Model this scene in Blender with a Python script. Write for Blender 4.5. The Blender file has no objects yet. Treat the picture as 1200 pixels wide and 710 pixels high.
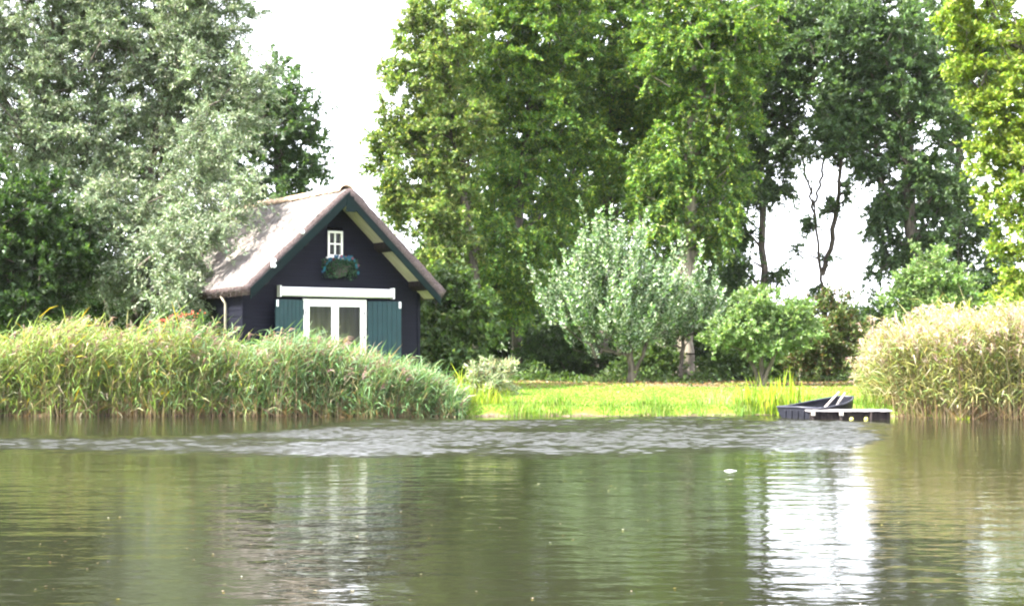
import bpy, math, random
import numpy as np
from mathutils import Vector, Matrix, Quaternion

R = math.radians
random.seed(7)
scene = bpy.context.scene
COL = scene.collection

# ------------------------------------------------------------------ camera
F_PX, HORIZON, CAM_Z = 1667.0, 400.0, 1.93          # photo is 1200 x 710
cam_d = bpy.data.cameras.new('camera')
cam_d.sensor_width = 36.0
cam_d.lens = 36.0 * F_PX / 1200.0
cam_d.clip_end = 6000.0
cam = bpy.data.objects.new('camera', cam_d)
COL.objects.link(cam)
cam.location = (0, 0, CAM_Z)
cam.rotation_euler = (R(90) + math.atan((HORIZON - 355.0) / F_PX), 0, 0)
scene.camera = cam

# ------------------------------------------------------------------ sky and sun
SUN_BACK, SUN_EL = 24.0, 47.0                        # sun from the left, 24 deg behind the viewer's shoulder line
sv = Vector((-math.cos(R(SUN_BACK)) * math.cos(R(SUN_EL)), -math.sin(R(SUN_BACK)) * math.cos(R(SUN_EL)), math.sin(R(SUN_EL))))
world = bpy.data.worlds.new('World')
scene.world = world
world.use_nodes = True
wn, wl = world.node_tree.nodes, world.node_tree.links
wn.clear()
sky = wn.new('ShaderNodeTexSky'); sky.sky_type = 'NISHITA'; sky.sun_disc = False
sky.sun_elevation = R(SUN_EL); sky.sun_rotation = math.atan2(sv.x, sv.y)
sky.air_density = 1.0; sky.dust_density = 3.0; sky.ozone_density = 1.0
hsv = wn.new('ShaderNodeHueSaturation'); hsv.inputs['Saturation'].default_value = 0.35; hsv.inputs['Value'].default_value = 1.0
bg = wn.new('ShaderNodeBackground'); bg.inputs['Strength'].default_value = 0.13
wo = wn.new('ShaderNodeOutputWorld')
# thin bright cloud over the whole sky
tcw = wn.new('ShaderNodeTexCoord'); cn = wn.new('ShaderNodeTexNoise'); cn.inputs['Scale'].default_value = 2.2; cn.inputs['Detail'].default_value = 5
cr = wn.new('ShaderNodeMapRange'); cr.inputs['From Min'].default_value = 0.3; cr.inputs['From Max'].default_value = 0.7
cr.inputs['To Min'].default_value = 0.72; cr.inputs['To Max'].default_value = 0.95
cm = wn.new('ShaderNodeMix'); cm.data_type = 'RGBA'; cm.inputs['B'].default_value = (7.3, 7.55, 8.4, 1)
wl.new(tcw.outputs['Generated'], cn.inputs['Vector']); wl.new(cn.outputs['Fac'], cr.inputs['Value']); wl.new(cr.outputs[0], cm.inputs['Factor'])
wl.new(sky.outputs[0], hsv.inputs['Color']); wl.new(hsv.outputs[0], cm.inputs['A']); wl.new(cm.outputs['Result'], bg.inputs[0]); wl.new(bg.outputs[0], wo.inputs[0])
sun_d = bpy.data.lights.new('sun', 'SUN'); sun_d.energy = 5.0; sun_d.angle = R(0.53); sun_d.color = (1.0, 0.96, 0.88)
sun = bpy.data.objects.new('sun', sun_d); COL.objects.link(sun)
sun.rotation_euler = sv.to_track_quat('Z', 'Y').to_euler(); sun.location = (-20, -10, 30)

scene.view_settings.view_transform = 'Standard'
scene.view_settings.look = 'None'
scene.view_settings.gamma = 1.0
scene.view_settings.exposure = 2.65
scene.render.engine = 'CYCLES'
cy = scene.cycles
cy.use_denoising = True
cy.max_bounces = 7; cy.diffuse_bounces = 3; cy.glossy_bounces = 3; cy.transmission_bounces = 4; cy.transparent_max_bounces = 8
cy.caustics_reflective = False; cy.caustics_refractive = False
cy.pixel_filter_type = 'BLACKMAN_HARRIS'; cy.filter_width = 2.1

# ------------------------------------------------------------------ helpers
def at(px, py, Y):
    """world point at depth Y that the photo shows at pixel (px, py)"""
    return Vector(((px - 600.0) / F_PX * Y, Y, CAM_Z + (HORIZON - py) / F_PX * Y))

def tag(o, label=None, cat=None, group=None, kind=None):
    if label: o['label'] = label
    if cat: o['category'] = cat
    if group: o['group'] = group
    if kind: o['kind'] = kind
    return o

def empty(name, loc=(0, 0, 0), rz=0.0):
    o = bpy.data.objects.new(name, None); COL.objects.link(o)
    o.location = loc; o.rotation_euler = (0, 0, rz); o.empty_display_size = 0.2
    return o

def link(name, me, parent=None, loc=None):
    o = bpy.data.objects.new(name, me); COL.objects.link(o)
    if parent is not None: o.parent = parent
    if loc is not None: o.location = loc
    return o

def np_mesh(name, verts, faces, mats, cols=None, midx=None, smooth=False):
    """verts (n,3) array; faces (m,k) array of one face size, or a list of such arrays"""
    if not isinstance(faces, list): faces = [faces]
    faces = [np.asarray(f, dtype=np.int32) for f in faces if len(f)]
    verts = np.asarray(verts, dtype=np.float32)
    me = bpy.data.meshes.new(name)
    me.vertices.add(len(verts)); me.vertices.foreach_set('co', verts.ravel())
    tot = np.concatenate([np.full(len(f), f.shape[1], np.int32) for f in faces])
    idx = np.concatenate([f.ravel() for f in faces])
    start = np.concatenate([[0], np.cumsum(tot)[:-1]]).astype(np.int32)
    me.loops.add(len(idx)); me.loops.foreach_set('vertex_index', idx)
    me.polygons.add(len(tot)); me.polygons.foreach_set('loop_start', start)
    if not isinstance(mats, (list, tuple)): mats = [mats]
    for m in mats: me.materials.append(m)
    if midx is not None: me.polygons.foreach_set('material_index', np.asarray(midx, np.int32))
    if smooth: me.polygons.foreach_set('use_smooth', np.ones(len(tot), bool))
    if cols is not None:
        a = me.attributes.new('col', 'FLOAT_COLOR', 'POINT')
        c = np.ones((len(verts), 4), np.float32); c[:, :3] = cols
        a.data.foreach_set('color', c.ravel())
    me.update(calc_edges=True)
    return me

class MB:
    """collects simple solids, builds them as one mesh"""
    def __init__(s): s.v, s.f = [], []
    def add(s, vs, fs):
        b = len(s.v); s.v += [tuple(v) for v in vs]; s.f += [tuple(i + b for i in f) for f in fs]; return s
    def box(s, x0, x1, y0, y1, z0, z1):
        v = [(x, y, z) for z in (z0, z1) for y in (y0, y1) for x in (x0, x1)]
        return s.add(v, [(0, 2, 3, 1), (4, 5, 7, 6), (0, 1, 5, 4), (2, 6, 7, 3), (0, 4, 6, 2), (1, 3, 7, 5)])
    def hexa(s, v):
        return s.add(v, [(0, 2, 3, 1), (4, 5, 7, 6), (0, 1, 5, 4), (2, 6, 7, 3), (0, 4, 6, 2), (1, 3, 7, 5)])
    def tube(s, pts, radii, n=8, cap=True):
        pts = [Vector(p) for p in pts]; b = len(s.v)
        for i, p in enumerate(pts):
            d = (pts[min(i + 1, len(pts) - 1)] - pts[max(i - 1, 0)]).normalized()
            a = d.orthogonal().normalized() if i == 0 else (a - d * a.dot(d)).normalized()
            c = d.cross(a)
            for k in range(n):
                t = 2 * math.pi * k / n
                s.v.append(tuple(p + (a * math.cos(t) + c * math.sin(t)) * radii[i]))
        for i in range(len(pts) - 1):
            for k in range(n):
                s.f.append((b + i * n + k, b + i * n + (k + 1) % n, b + (i + 1) * n + (k + 1) % n, b + (i + 1) * n + k))
        if cap:
            s.f.append(tuple(b + k for k in reversed(range(n)))); s.f.append(tuple(b + (len(pts) - 1) * n + k for k in range(n)))
        return s
    def build(s, name, mat, parent=None, bevel=0.0, smooth=False, loc=None):
        me = bpy.data.meshes.new(name); me.from_pydata(s.v, [], s.f); me.update()
        me.materials.append(mat)
        if smooth: me.polygons.foreach_set('use_smooth', np.ones(len(me.polygons), bool))
        o = link(name, me, parent, loc)
        if bevel:
            m = o.modifiers.new('bevel', 'BEVEL'); m.width = bevel; m.segments = 2; m.limit_method = 'ANGLE'
        return o

# ------------------------------------------------------------------ materials
def new_mat(name):
    m = bpy.data.materials.new(name); m.use_nodes = True
    nt = m.node_tree; nt.nodes.clear()
    out = nt.nodes.new('ShaderNodeOutputMaterial')
    return m, nt, out

def mat_noise(name, c0, c1, rough=0.7, scale=(4, 4, 4), bump=0.0, detail=4, spec=0.4, mid=(0.35, 0.65), coat=0.0):
    m, nt, out = new_mat(name)
    N, L = nt.nodes.new, nt.links.new
    p = N('ShaderNodeBsdfPrincipled'); p.inputs['Roughness'].default_value = rough
    p.inputs['Specular IOR Level'].default_value = spec; p.inputs['Coat Weight'].default_value = coat
    tc = N('ShaderNodeTexCoord'); mp = N('ShaderNodeMapping'); mp.inputs['Scale'].default_value = scale
    nz = N('ShaderNodeTexNoise'); nz.inputs['Scale'].default_value = 1.0; nz.inputs['Detail'].default_value = detail
    rp = N('ShaderNodeValToRGB')
    rp.color_ramp.elements[0].position = mid[0]; rp.color_ramp.elements[1].position = mid[1]
    rp.color_ramp.elements[0].color = (*c0, 1); rp.color_ramp.elements[1].color = (*c1, 1)
    L(tc.outputs['Object'], mp.inputs[0]); L(mp.outputs[0], nz.inputs['Vector']); L(nz.outputs['Fac'], rp.inputs[0])
    L(rp.outputs[0], p.inputs['Base Color'])
    if bump:
        b = N('ShaderNodeBump'); b.inputs['Strength'].default_value = bump; b.inputs['Distance'].default_value = 0.02
        L(nz.outputs['Fac'], b.inputs['Height']); L(b.outputs[0], p.inputs['Normal'])
    L(p.outputs[0], out.inputs[0])
    return m

def mat_leaf(name, rough=0.5, spec=0.35, transl=0.4, tint=(1.2, 1.33, 0.58)):
    """leaf colour comes from the mesh's own colour attribute; part of the light passes through"""
    m, nt, out = new_mat(name)
    N, L = nt.nodes.new, nt.links.new
    at_ = N('ShaderNodeAttribute'); at_.attribute_name = 'col'
    p = N('ShaderNodeBsdfPrincipled'); p.inputs['Roughness'].default_value = rough; p.inputs['Specular IOR Level'].default_value = spec
    t = N('ShaderNodeBsdfTranslucent')
    mul = N('ShaderNodeMix'); mul.data_type = 'RGBA'; mul.blend_type = 'MULTIPLY'; mul.inputs['Factor'].default_value = 1.0
    mul.inputs['B'].default_value = (*tint, 1)
    mx = N('ShaderNodeMixShader'); mx.inputs[0].default_value = transl
    L(at_.outputs['Color'], p.inputs['Base Color']); L(at_.outputs['Color'], mul.inputs['A']); L(mul.outputs['Result'], t.inputs['Color'])
    L(p.outputs[0], mx.inputs[1]); L(t.outputs[0], mx.inputs[2]); L(mx.outputs[0], out.inputs[0])
    return m

M = {}
M['leaf'] = mat_leaf('leaf', 0.45, 0.4, 0.48)
M['silver_leaf'] = mat_leaf('silver_leaf', 0.5, 0.35, 0.25, (1.1, 1.15, 0.8))
M['reed'] = mat_leaf('reed', 0.55, 0.3, 0.4, (1.15, 1.1, 0.6))
M['grass'] = mat_leaf('grass', 0.55, 0.25, 0.4, (1.2, 1.2, 0.5))
M['bark'] = mat_noise('bark', (0.035, 0.028, 0.022), (0.11, 0.09, 0.07), 0.9, (9, 9, 2.0), 0.6)
M['bark_pale'] = mat_noise('bark_pale', (0.10, 0.085, 0.065), (0.26, 0.22, 0.17), 0.9, (8, 8, 2.0), 0.6)
M['weatherboard'] = mat_noise('weatherboard', (0.0020, 0.0024, 0.006), (0.0054, 0.0058, 0.0128), 0.7, (1.2, 8, 30), 0.25, spec=0.12)
M['green_paint'] = mat_noise('green_paint', (0.0013, 0.0066, 0.0064), (0.0024, 0.0102, 0.0098), 0.65, (3, 6, 6), 0.1, spec=0.10)
M['shutter_paint'] = mat_noise('shutter_paint', (0.005, 0.026, 0.029), (0.008, 0.034, 0.038), 0.5, (6, 6, 2), 0.1, spec=0.25)
M['white_paint'] = mat_noise('white_paint', (0.72, 0.69, 0.63), (0.80, 0.78, 0.73), 0.45, (4, 4, 4), 0.0)
M['cream_paint'] = mat_noise('cream_paint', (0.46, 0.40, 0.29), (0.58, 0.52, 0.39), 0.6, (2, 9, 2), 0.1)
M['awning'] = mat_noise('awning', (0.76, 0.75, 0.74), (0.82, 0.81, 0.80), 0.35, (2, 2, 2), 0.0)
M['thatch'] = mat_noise('thatch', (0.158, 0.140, 0.127), (0.20, 0.179, 0.164), 0.95, (3.0, 9, 3.0), 0.4, 6, 0.1, (0.3, 0.7))
M['thatch_cut'] = mat_noise('thatch_cut', (0.06, 0.044, 0.042), (0.13, 0.10, 0.095), 0.95, (30, 30, 30), 0.8, 3, 0.1)
M['ridge_tile'] = mat_noise('ridge_tile', (0.40, 0.27, 0.18), (0.52, 0.38, 0.27), 0.8, (5, 5, 5), 0.3)
M['metal_dark'] = mat_noise('metal_dark', (0.02, 0.02, 0.022), (0.04, 0.04, 0.045), 0.4, (6, 6, 6))
M['reflection_curtain'] = mat_noise('reflection_curtain', (0.20, 0.18, 0.07), (0.30, 0.26, 0.12), 0.9, (9, 9, 0.6), 0.0, 3)  # olive tone stands in for trees reflected in the panes
M['floor_in'] = mat_noise('interior', (0.05, 0.04, 0.03), (0.08, 0.07, 0.05), 0.8)
M['boat'] = mat_noise('boat_plastic', (0.005, 0.0055, 0.009), (0.010, 0.0105, 0.017), 0.5, (5, 5, 14), 0.15, spec=0.2)
M['boat_rim'] = mat_noise('boat_rim', (0.02, 0.021, 0.033), (0.045, 0.046, 0.062), 0.4, (5, 5, 5))
M['grey_wood'] = mat_noise('grey_wood', (0.22, 0.20, 0.20), (0.40, 0.37, 0.37), 0.8, (3, 22, 22), 0.4)
M['dark_wood'] = mat_noise('dark_wood', (0.010, 0.008, 0.009), (0.03, 0.024, 0.022), 0.9, (12, 12, 3), 0.4, spec=0.1)
M['post_wood'] = mat_noise('post_wood', (0.24, 0.22, 0.19), (0.38, 0.35, 0.30), 0.8, (12, 12, 3), 0.3)
M['oar_wood'] = mat_noise('oar_wood', (0.38, 0.32, 0.28), (0.52, 0.46, 0.41), 0.5, (12, 12, 3))
M['white_plastic'] = mat_noise('white_plastic', (0.74, 0.74, 0.74), (0.82, 0.82, 0.82), 0.4)
M['yellow_float'] = mat_noise('yellow_float', (0.26, 0.26, 0.06), (0.36, 0.35, 0.10), 0.5)
M['planter'] = mat_noise('planter', (0.04, 0.035, 0.03), (0.09, 0.08, 0.07), 0.9, (20, 20, 20), 0.4)

def glass_mat():
    m, nt, out = new_mat('window_glass')
    N, L = nt.nodes.new, nt.links.new
    g = N('ShaderNodeBsdfGlossy'); g.inputs['Roughness'].default_value = 0.02; g.inputs['Color'].default_value = (0.95, 0.97, 0.95, 1)
    t = N('ShaderNodeBsdfTransparent'); t.inputs['Color'].default_value = (0.86, 0.9, 0.86, 1)
    fr = N('ShaderNodeFresnel'); fr.inputs['IOR'].default_value = 1.18
    mx = N('ShaderNodeMixShader')
    L(fr.outputs[0], mx.inputs[0]); L(t.outputs[0], mx.inputs[1]); L(g.outputs[0], mx.inputs[2]); L(mx.outputs[0], out.inputs[0])
    return m
M['glass'] = glass_mat()

def ground_mat():
    m, nt, out = new_mat('ground')
    N, L = nt.nodes.new, nt.links.new
    p = N('ShaderNodeBsdfPrincipled'); p.inputs['Roughness'].default_value = 0.95; p.inputs['Specular IOR Level'].default_value = 0.15
    tc = N('ShaderNodeTexCoord')
    n1 = N('ShaderNodeTexNoise'); n1.inputs['Scale'].default_value = 0.9; n1.inputs['Detail'].default_value = 6
    n2 = N('ShaderNodeTexNoise'); n2.inputs['Scale'].default_value = 7.0; n2.inputs['Detail'].default_value = 5
    L(tc.outputs['Object'], n1.inputs['Vector']); L(tc.outputs['Object'], n2.inputs['Vector'])
    g = N('ShaderNodeValToRGB'); e = g.color_ramp.elements
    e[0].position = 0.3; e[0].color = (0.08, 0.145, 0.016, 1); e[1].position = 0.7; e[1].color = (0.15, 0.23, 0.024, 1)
    L(n2.outputs['Fac'], g.inputs[0])
    s = N('ShaderNodeValToRGB'); e = s.color_ramp.elements
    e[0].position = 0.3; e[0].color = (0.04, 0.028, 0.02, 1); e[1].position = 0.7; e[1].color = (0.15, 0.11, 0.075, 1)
    L(n2.outputs['Fac'], s.inputs[0])
    at_ = N('ShaderNodeAttribute'); at_.attribute_name = 'col'            # r: bare soil share
    sep = N('ShaderNodeSeparateColor'); L(at_.outputs['Color'], sep.inputs[0])
    add = N('ShaderNodeMath'); add.operation = 'ADD'; L(sep.outputs[0], add.inputs[0])
    sc = N('ShaderNodeMath'); sc.operation = 'MULTIPLY_ADD'; sc.inputs[1].default_value = 0.9; sc.inputs[2].default_value = -0.45
    L(n1.outputs['Fac'], sc.inputs[0]); L(sc.outputs[0], add.inputs[1])
    th = N('ShaderNodeMapRange'); th.inputs['From Min'].default_value = 0.4; th.inputs['From Max'].default_value = 0.6
    L(add.outputs[0], th.inputs['Value'])
    mx = N('ShaderNodeMix'); mx.data_type = 'RGBA'
    L(th.outputs[0], mx.inputs['Factor']); L(g.outputs[0], mx.inputs['A']); L(s.outputs[0], mx.inputs['B'])
    L(mx.outputs['Result'], p.inputs['Base Color'])
    b = N('ShaderNodeBump'); b.inputs['Strength'].default_value = 0.6; b.inputs['Distance'].default_value = 0.05
    L(n2.outputs['Fac'], b.inputs['Height']); L(b.outputs[0], p.inputs['Normal'])
    L(p.outputs[0], out.inputs[0])
    return m
M['ground'] = ground_mat()

def water_mat():
    m, nt, out = new_mat('pond_water')
    N, L = nt.nodes.new, nt.links.new
    p = N('ShaderNodeBsdfPrincipled')
    p.inputs['Base Color'].default_value = (0.013, 0.0133, 0.0075, 1)
    p.inputs['Roughness'].default_value = 0.06; p.inputs['IOR'].default_value = 1.43
    tc = N('ShaderNodeTexCoord')
    def noise(scale, sx, sy, detail=2, rough=0.5):
        mp = N('ShaderNodeMapping'); mp.inputs['Scale'].default_value = (sx, sy, 1)
        n = N('ShaderNodeTexNoise'); n.inputs['Scale'].default_value = scale; n.inputs['Detail'].default_value = detail
        n.inputs['Roughness'].default_value = rough
        L(tc.outputs['Object'], mp.inputs[0]); L(mp.outputs[0], n.inputs['Vector']); return n
    def math_(op, a, b):
        k = N('ShaderNodeMath'); k.operation = op
        for i, x in enumerate((a, b)):
            if isinstance(x, (int, float)): k.inputs[i].default_value = x
            else: L(x, k.inputs[i])
        return k.outputs[0]
    swell = noise(0.8, 0.6, 1.0, 2)
    rip = noise(3.2, 0.55, 1.0, 3)
    fine = noise(11.0, 0.6, 1.0, 2)
    at_ = N('ShaderNodeAttribute'); at_.attribute_name = 'col'            # share of wind-ruffled surface
    ro = N('ShaderNodeMapRange'); ro.inputs['To Min'].default_value = 0.065; ro.inputs['To Max'].default_value = 0.25
    L(at_.outputs['Fac'], ro.inputs['Value']); L(ro.outputs[0], p.inputs['Roughness'])
    h = math_('ADD', math_('MULTIPLY', swell.outputs['Fac'], 0.020), math_('MULTIPLY', rip.outputs['Fac'], 0.0105))
    h = math_('ADD', h, math_('MULTIPLY', fine.outputs['Fac'], 0.0018))
    b = N('ShaderNodeBump'); b.inputs['Strength'].default_value = 1.0; b.inputs['Distance'].default_value = 1.0
    L(h, b.inputs['Height']); L(b.outputs[0], p.inputs['Normal'])
    L(p.outputs[0], out.inputs[0])
    return m
M['water'] = water_mat()

# ------------------------------------------------------------------ terrain and pond
SX = np.array([-400, -16, -8, -1.5, 0, 5.5, 6.6, 7.4, 9.3, 9.9, 11, 14, 400.0])
SY = np.array([37.3, 37.3, 37.2, 37.0, 36.9, 36.9, 37.3, 37.9, 37.9, 36.6, 35.8, 35.7, 35.7])
def shore(x): return np.interp(x, SX, SY) + 0.09 * np.sin(np.asarray(x) * 2.3) + 0.05 * np.sin(np.asarray(x) * 5.9 + 1)
def smooth(a, b, t):
    t = np.clip((np.asarray(t, float) - a) / (b - a), 0, 1); return t * t * (3 - 2 * t)
def ground_z(x, y):
    x = np.asarray(x, float); y = np.asarray(y, float)
    d = y - shore(x)
    z = -1.0 + 1.0 * smooth(-2.2, 0.02, d) + 0.26 * smooth(-0.02, 0.35, d) + 0.14 * smooth(2, 16, d)
    z = z + 0.5 * np.exp(-(((x + 7.6) / 4.6) ** 2 + ((y - 43.5) / 4.2) ** 2)) * smooth(0.2, 3, d)
    z = z + 0.02 * np.sin(x * 1.7 + y * 0.6) * smooth(0.5, 3, d)
    near = smooth(5.0, 1.5, y)
    return np.maximum(z, -1.0 + 1.35 * near)

gx = np.unique(np.concatenate([np.linspace(-2500, -60, 24), np.linspace(-60, -20, 20), np.linspace(-20, 18, 110), np.linspace(18, 60, 20), np.linspace(60, 2500, 24)]))
gy = np.unique(np.concatenate([np.linspace(-600, -10, 12), np.linspace(-10, 33, 40), np.linspace(33, 62, 110), np.linspace(62, 120, 24), np.linspace(120, 3500, 24)]))
GX, GY = np.meshgrid(gx, gy)
GZ = ground_z(GX, GY)
nx, ny = len(gx), len(gy)
ii, jj = np.meshgrid(np.arange(nx - 1), np.arange(ny - 1))
q = (jj * nx + ii).ravel()
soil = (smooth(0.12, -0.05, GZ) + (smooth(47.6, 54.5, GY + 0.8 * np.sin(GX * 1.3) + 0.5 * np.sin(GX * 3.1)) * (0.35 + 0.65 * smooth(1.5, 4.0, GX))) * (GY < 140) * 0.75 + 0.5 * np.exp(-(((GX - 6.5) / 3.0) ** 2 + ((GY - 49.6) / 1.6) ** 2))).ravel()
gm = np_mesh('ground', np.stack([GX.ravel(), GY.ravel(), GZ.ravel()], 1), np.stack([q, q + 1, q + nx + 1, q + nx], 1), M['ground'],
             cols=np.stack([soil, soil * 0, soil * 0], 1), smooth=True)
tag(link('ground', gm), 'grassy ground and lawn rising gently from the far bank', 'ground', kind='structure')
wx_ = np.unique(np.concatenate([np.linspace(-400, -13.5, 12), np.arange(-13.5, 9.01, 0.09), np.linspace(9, 400, 12)]))
wy_ = np.unique(np.concatenate([np.linspace(0, 22.5, 12), np.arange(22.5, 37.2, 0.042), np.linspace(37.2, 44, 4)]))
WX, WY = np.meshgrid(wx_, wy_)
# wind-ruffled strip near the far bank: short steep wavelets, ragged edges
wr = np.random.default_rng(5)
def lumps(x, y, k, m=7):
    t = 0
    for q_ in range(m):
        a, b_, p = wr.normal(0, k * 0.45), wr.normal(0, k), wr.uniform(0, 6.28); t = t + np.sin(a * x + b_ * y + p)
    return t / m ** 0.5
PXW = WX / np.maximum(WY, 1) * F_PX + 600
lo = np.interp(PXW, [0, 300, 420, 700, 1010], [25.0, 24.4, 24.2, 25.0, 26.5]) + 0.7 * lumps(WX, WY * 0.4, 0.9)
hi = np.interp(PXW, [0, 200, 330, 450, 900, 1010], [28.5, 29.0, 31.5, 36.2, 36.6, 34.5]) + 0.6 * lumps(WX, WY * 0.4, 1.1)
band = smooth(-1.6, 3.0, WY - lo) * smooth(-0.8, 2.4, hi - WY) * smooth(1060, 985, PXW)
band = np.minimum(band * 1.7, 1.0) * np.clip(0.9 + 0.35 * lumps(WX, WY, 1.6), 0.15, 1.25)
WZ = np.zeros_like(WX)
for q_ in range(34):
    lam = 0.11 + 0.17 * wr.random() ** 1.5; th_ = wr.normal(0, 0.24); kk = 2 * np.pi / lam
    WZ += lam ** 0.9 * np.sin(kk * (WX * math.sin(th_) + WY * math.cos(th_)) + wr.uniform(0, 6.28) + 1.2 * np.sin(WX * wr.uniform(.2, .8) + wr.uniform(0, 6)))
WZ = WZ / np.std(WZ) * 0.0122 * band
nxw, nyw = len(wx_), len(wy_)
ii, jj = np.meshgrid(np.arange(nxw - 1), np.arange(nyw - 1)); q = (jj * nxw + ii).ravel()
wm = np_mesh('water', np.stack([WX.ravel(), WY.ravel(), WZ.ravel()], 1), np.stack([q, q + 1, q + nxw + 1, q + nxw], 1), M['water'], cols=np.stack([band.ravel()] * 3, 1), smooth=True)
tag(link('water', wm), 'calm murky green-brown pond with ripples and reflections', 'water', kind='structure')

# ------------------------------------------------------------------ foliage machinery
def unit(v): return v / np.maximum(np.linalg.norm(v, axis=-1, keepdims=True), 1e-9)

def leaf_quads(p, axis, nrm, length, width, fold=0.25):
    """one folded, pointed leaf (non-planar quad) for each row"""
    side = unit(np.cross(axis, nrm)); up = np.cross(side, axis)
    l, w = length[:, None], width[:, None]
    v = np.stack([p, p + axis * l * 0.45 + side * w * 0.5 + up * w * fold, p + axis * l, p + axis * l * 0.45 - side * w * 0.5 + up * w * fold], 1)
    n = len(p)
    f = np.arange(n * 4).reshape(n, 4)
    return v.reshape(-1, 3), f

def leaf_tris(p, axis, nrm, length, width):
    side = unit(np.cross(axis, nrm)); l, w = length[:, None], width[:, None]
    v = np.stack([p - side * w * 0.5, p + side * w * 0.5, p + axis * l], 1)
    return v.reshape(-1, 3), np.arange(len(p) * 3).reshape(-1, 3)

def edge_tubes(P0, P1, R0, R1, n=5):
    d = unit(P1 - P0)
    ref = np.where(np.abs(d[:, 2:3]) > 0.9, np.array([[1.0, 0, 0]]), np.array([[0, 0, 1.0]]))
    a = unit(np.cross(d, ref)); c = np.cross(d, a)
    t = np.arange(n) * 2 * np.pi / n
    ring = a[:, None, :] * np.cos(t)[None, :, None] + c[:, None, :] * np.sin(t)[None, :, None]
    ext = d * np.minimum(R1, 0.05)[:, None] * 0.5
    V = np.concatenate([(P0 - ext)[:, None, :] + ring * R0[:, None, None], (P1 + ext)[:, None, :] + ring * R1[:, None, None]], 1)
    m = len(P0)
    base = (np.arange(m) * 2 * n)[:, None]; k = np.arange(n)[None, :]; k2 = (np.arange(n) + 1) % n
    Fq = np.stack([base + k, base + k2, base + n + k2, base + n + k], 2).reshape(-1, 4)
    return V.reshape(-1, 3), Fq

def pick_colors(rng, n, palette):
    """palette: list of (weight, colour, spread)"""
    w = np.array([p[0] for p in palette], float); w /= w.sum()
    k = rng.choice(len(palette), n, p=w)
    c = np.array([p[1] for p in palette], float)[k]
    s = np.array([p[2] for p in palette], float)[k]
    return np.clip(c * (1 + s[:, None] * rng.normal(0, 1, (n, 1))) * (1 + 0.06 * rng.normal(0, 1, (n, 3))), 0.004, 0.85)

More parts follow.
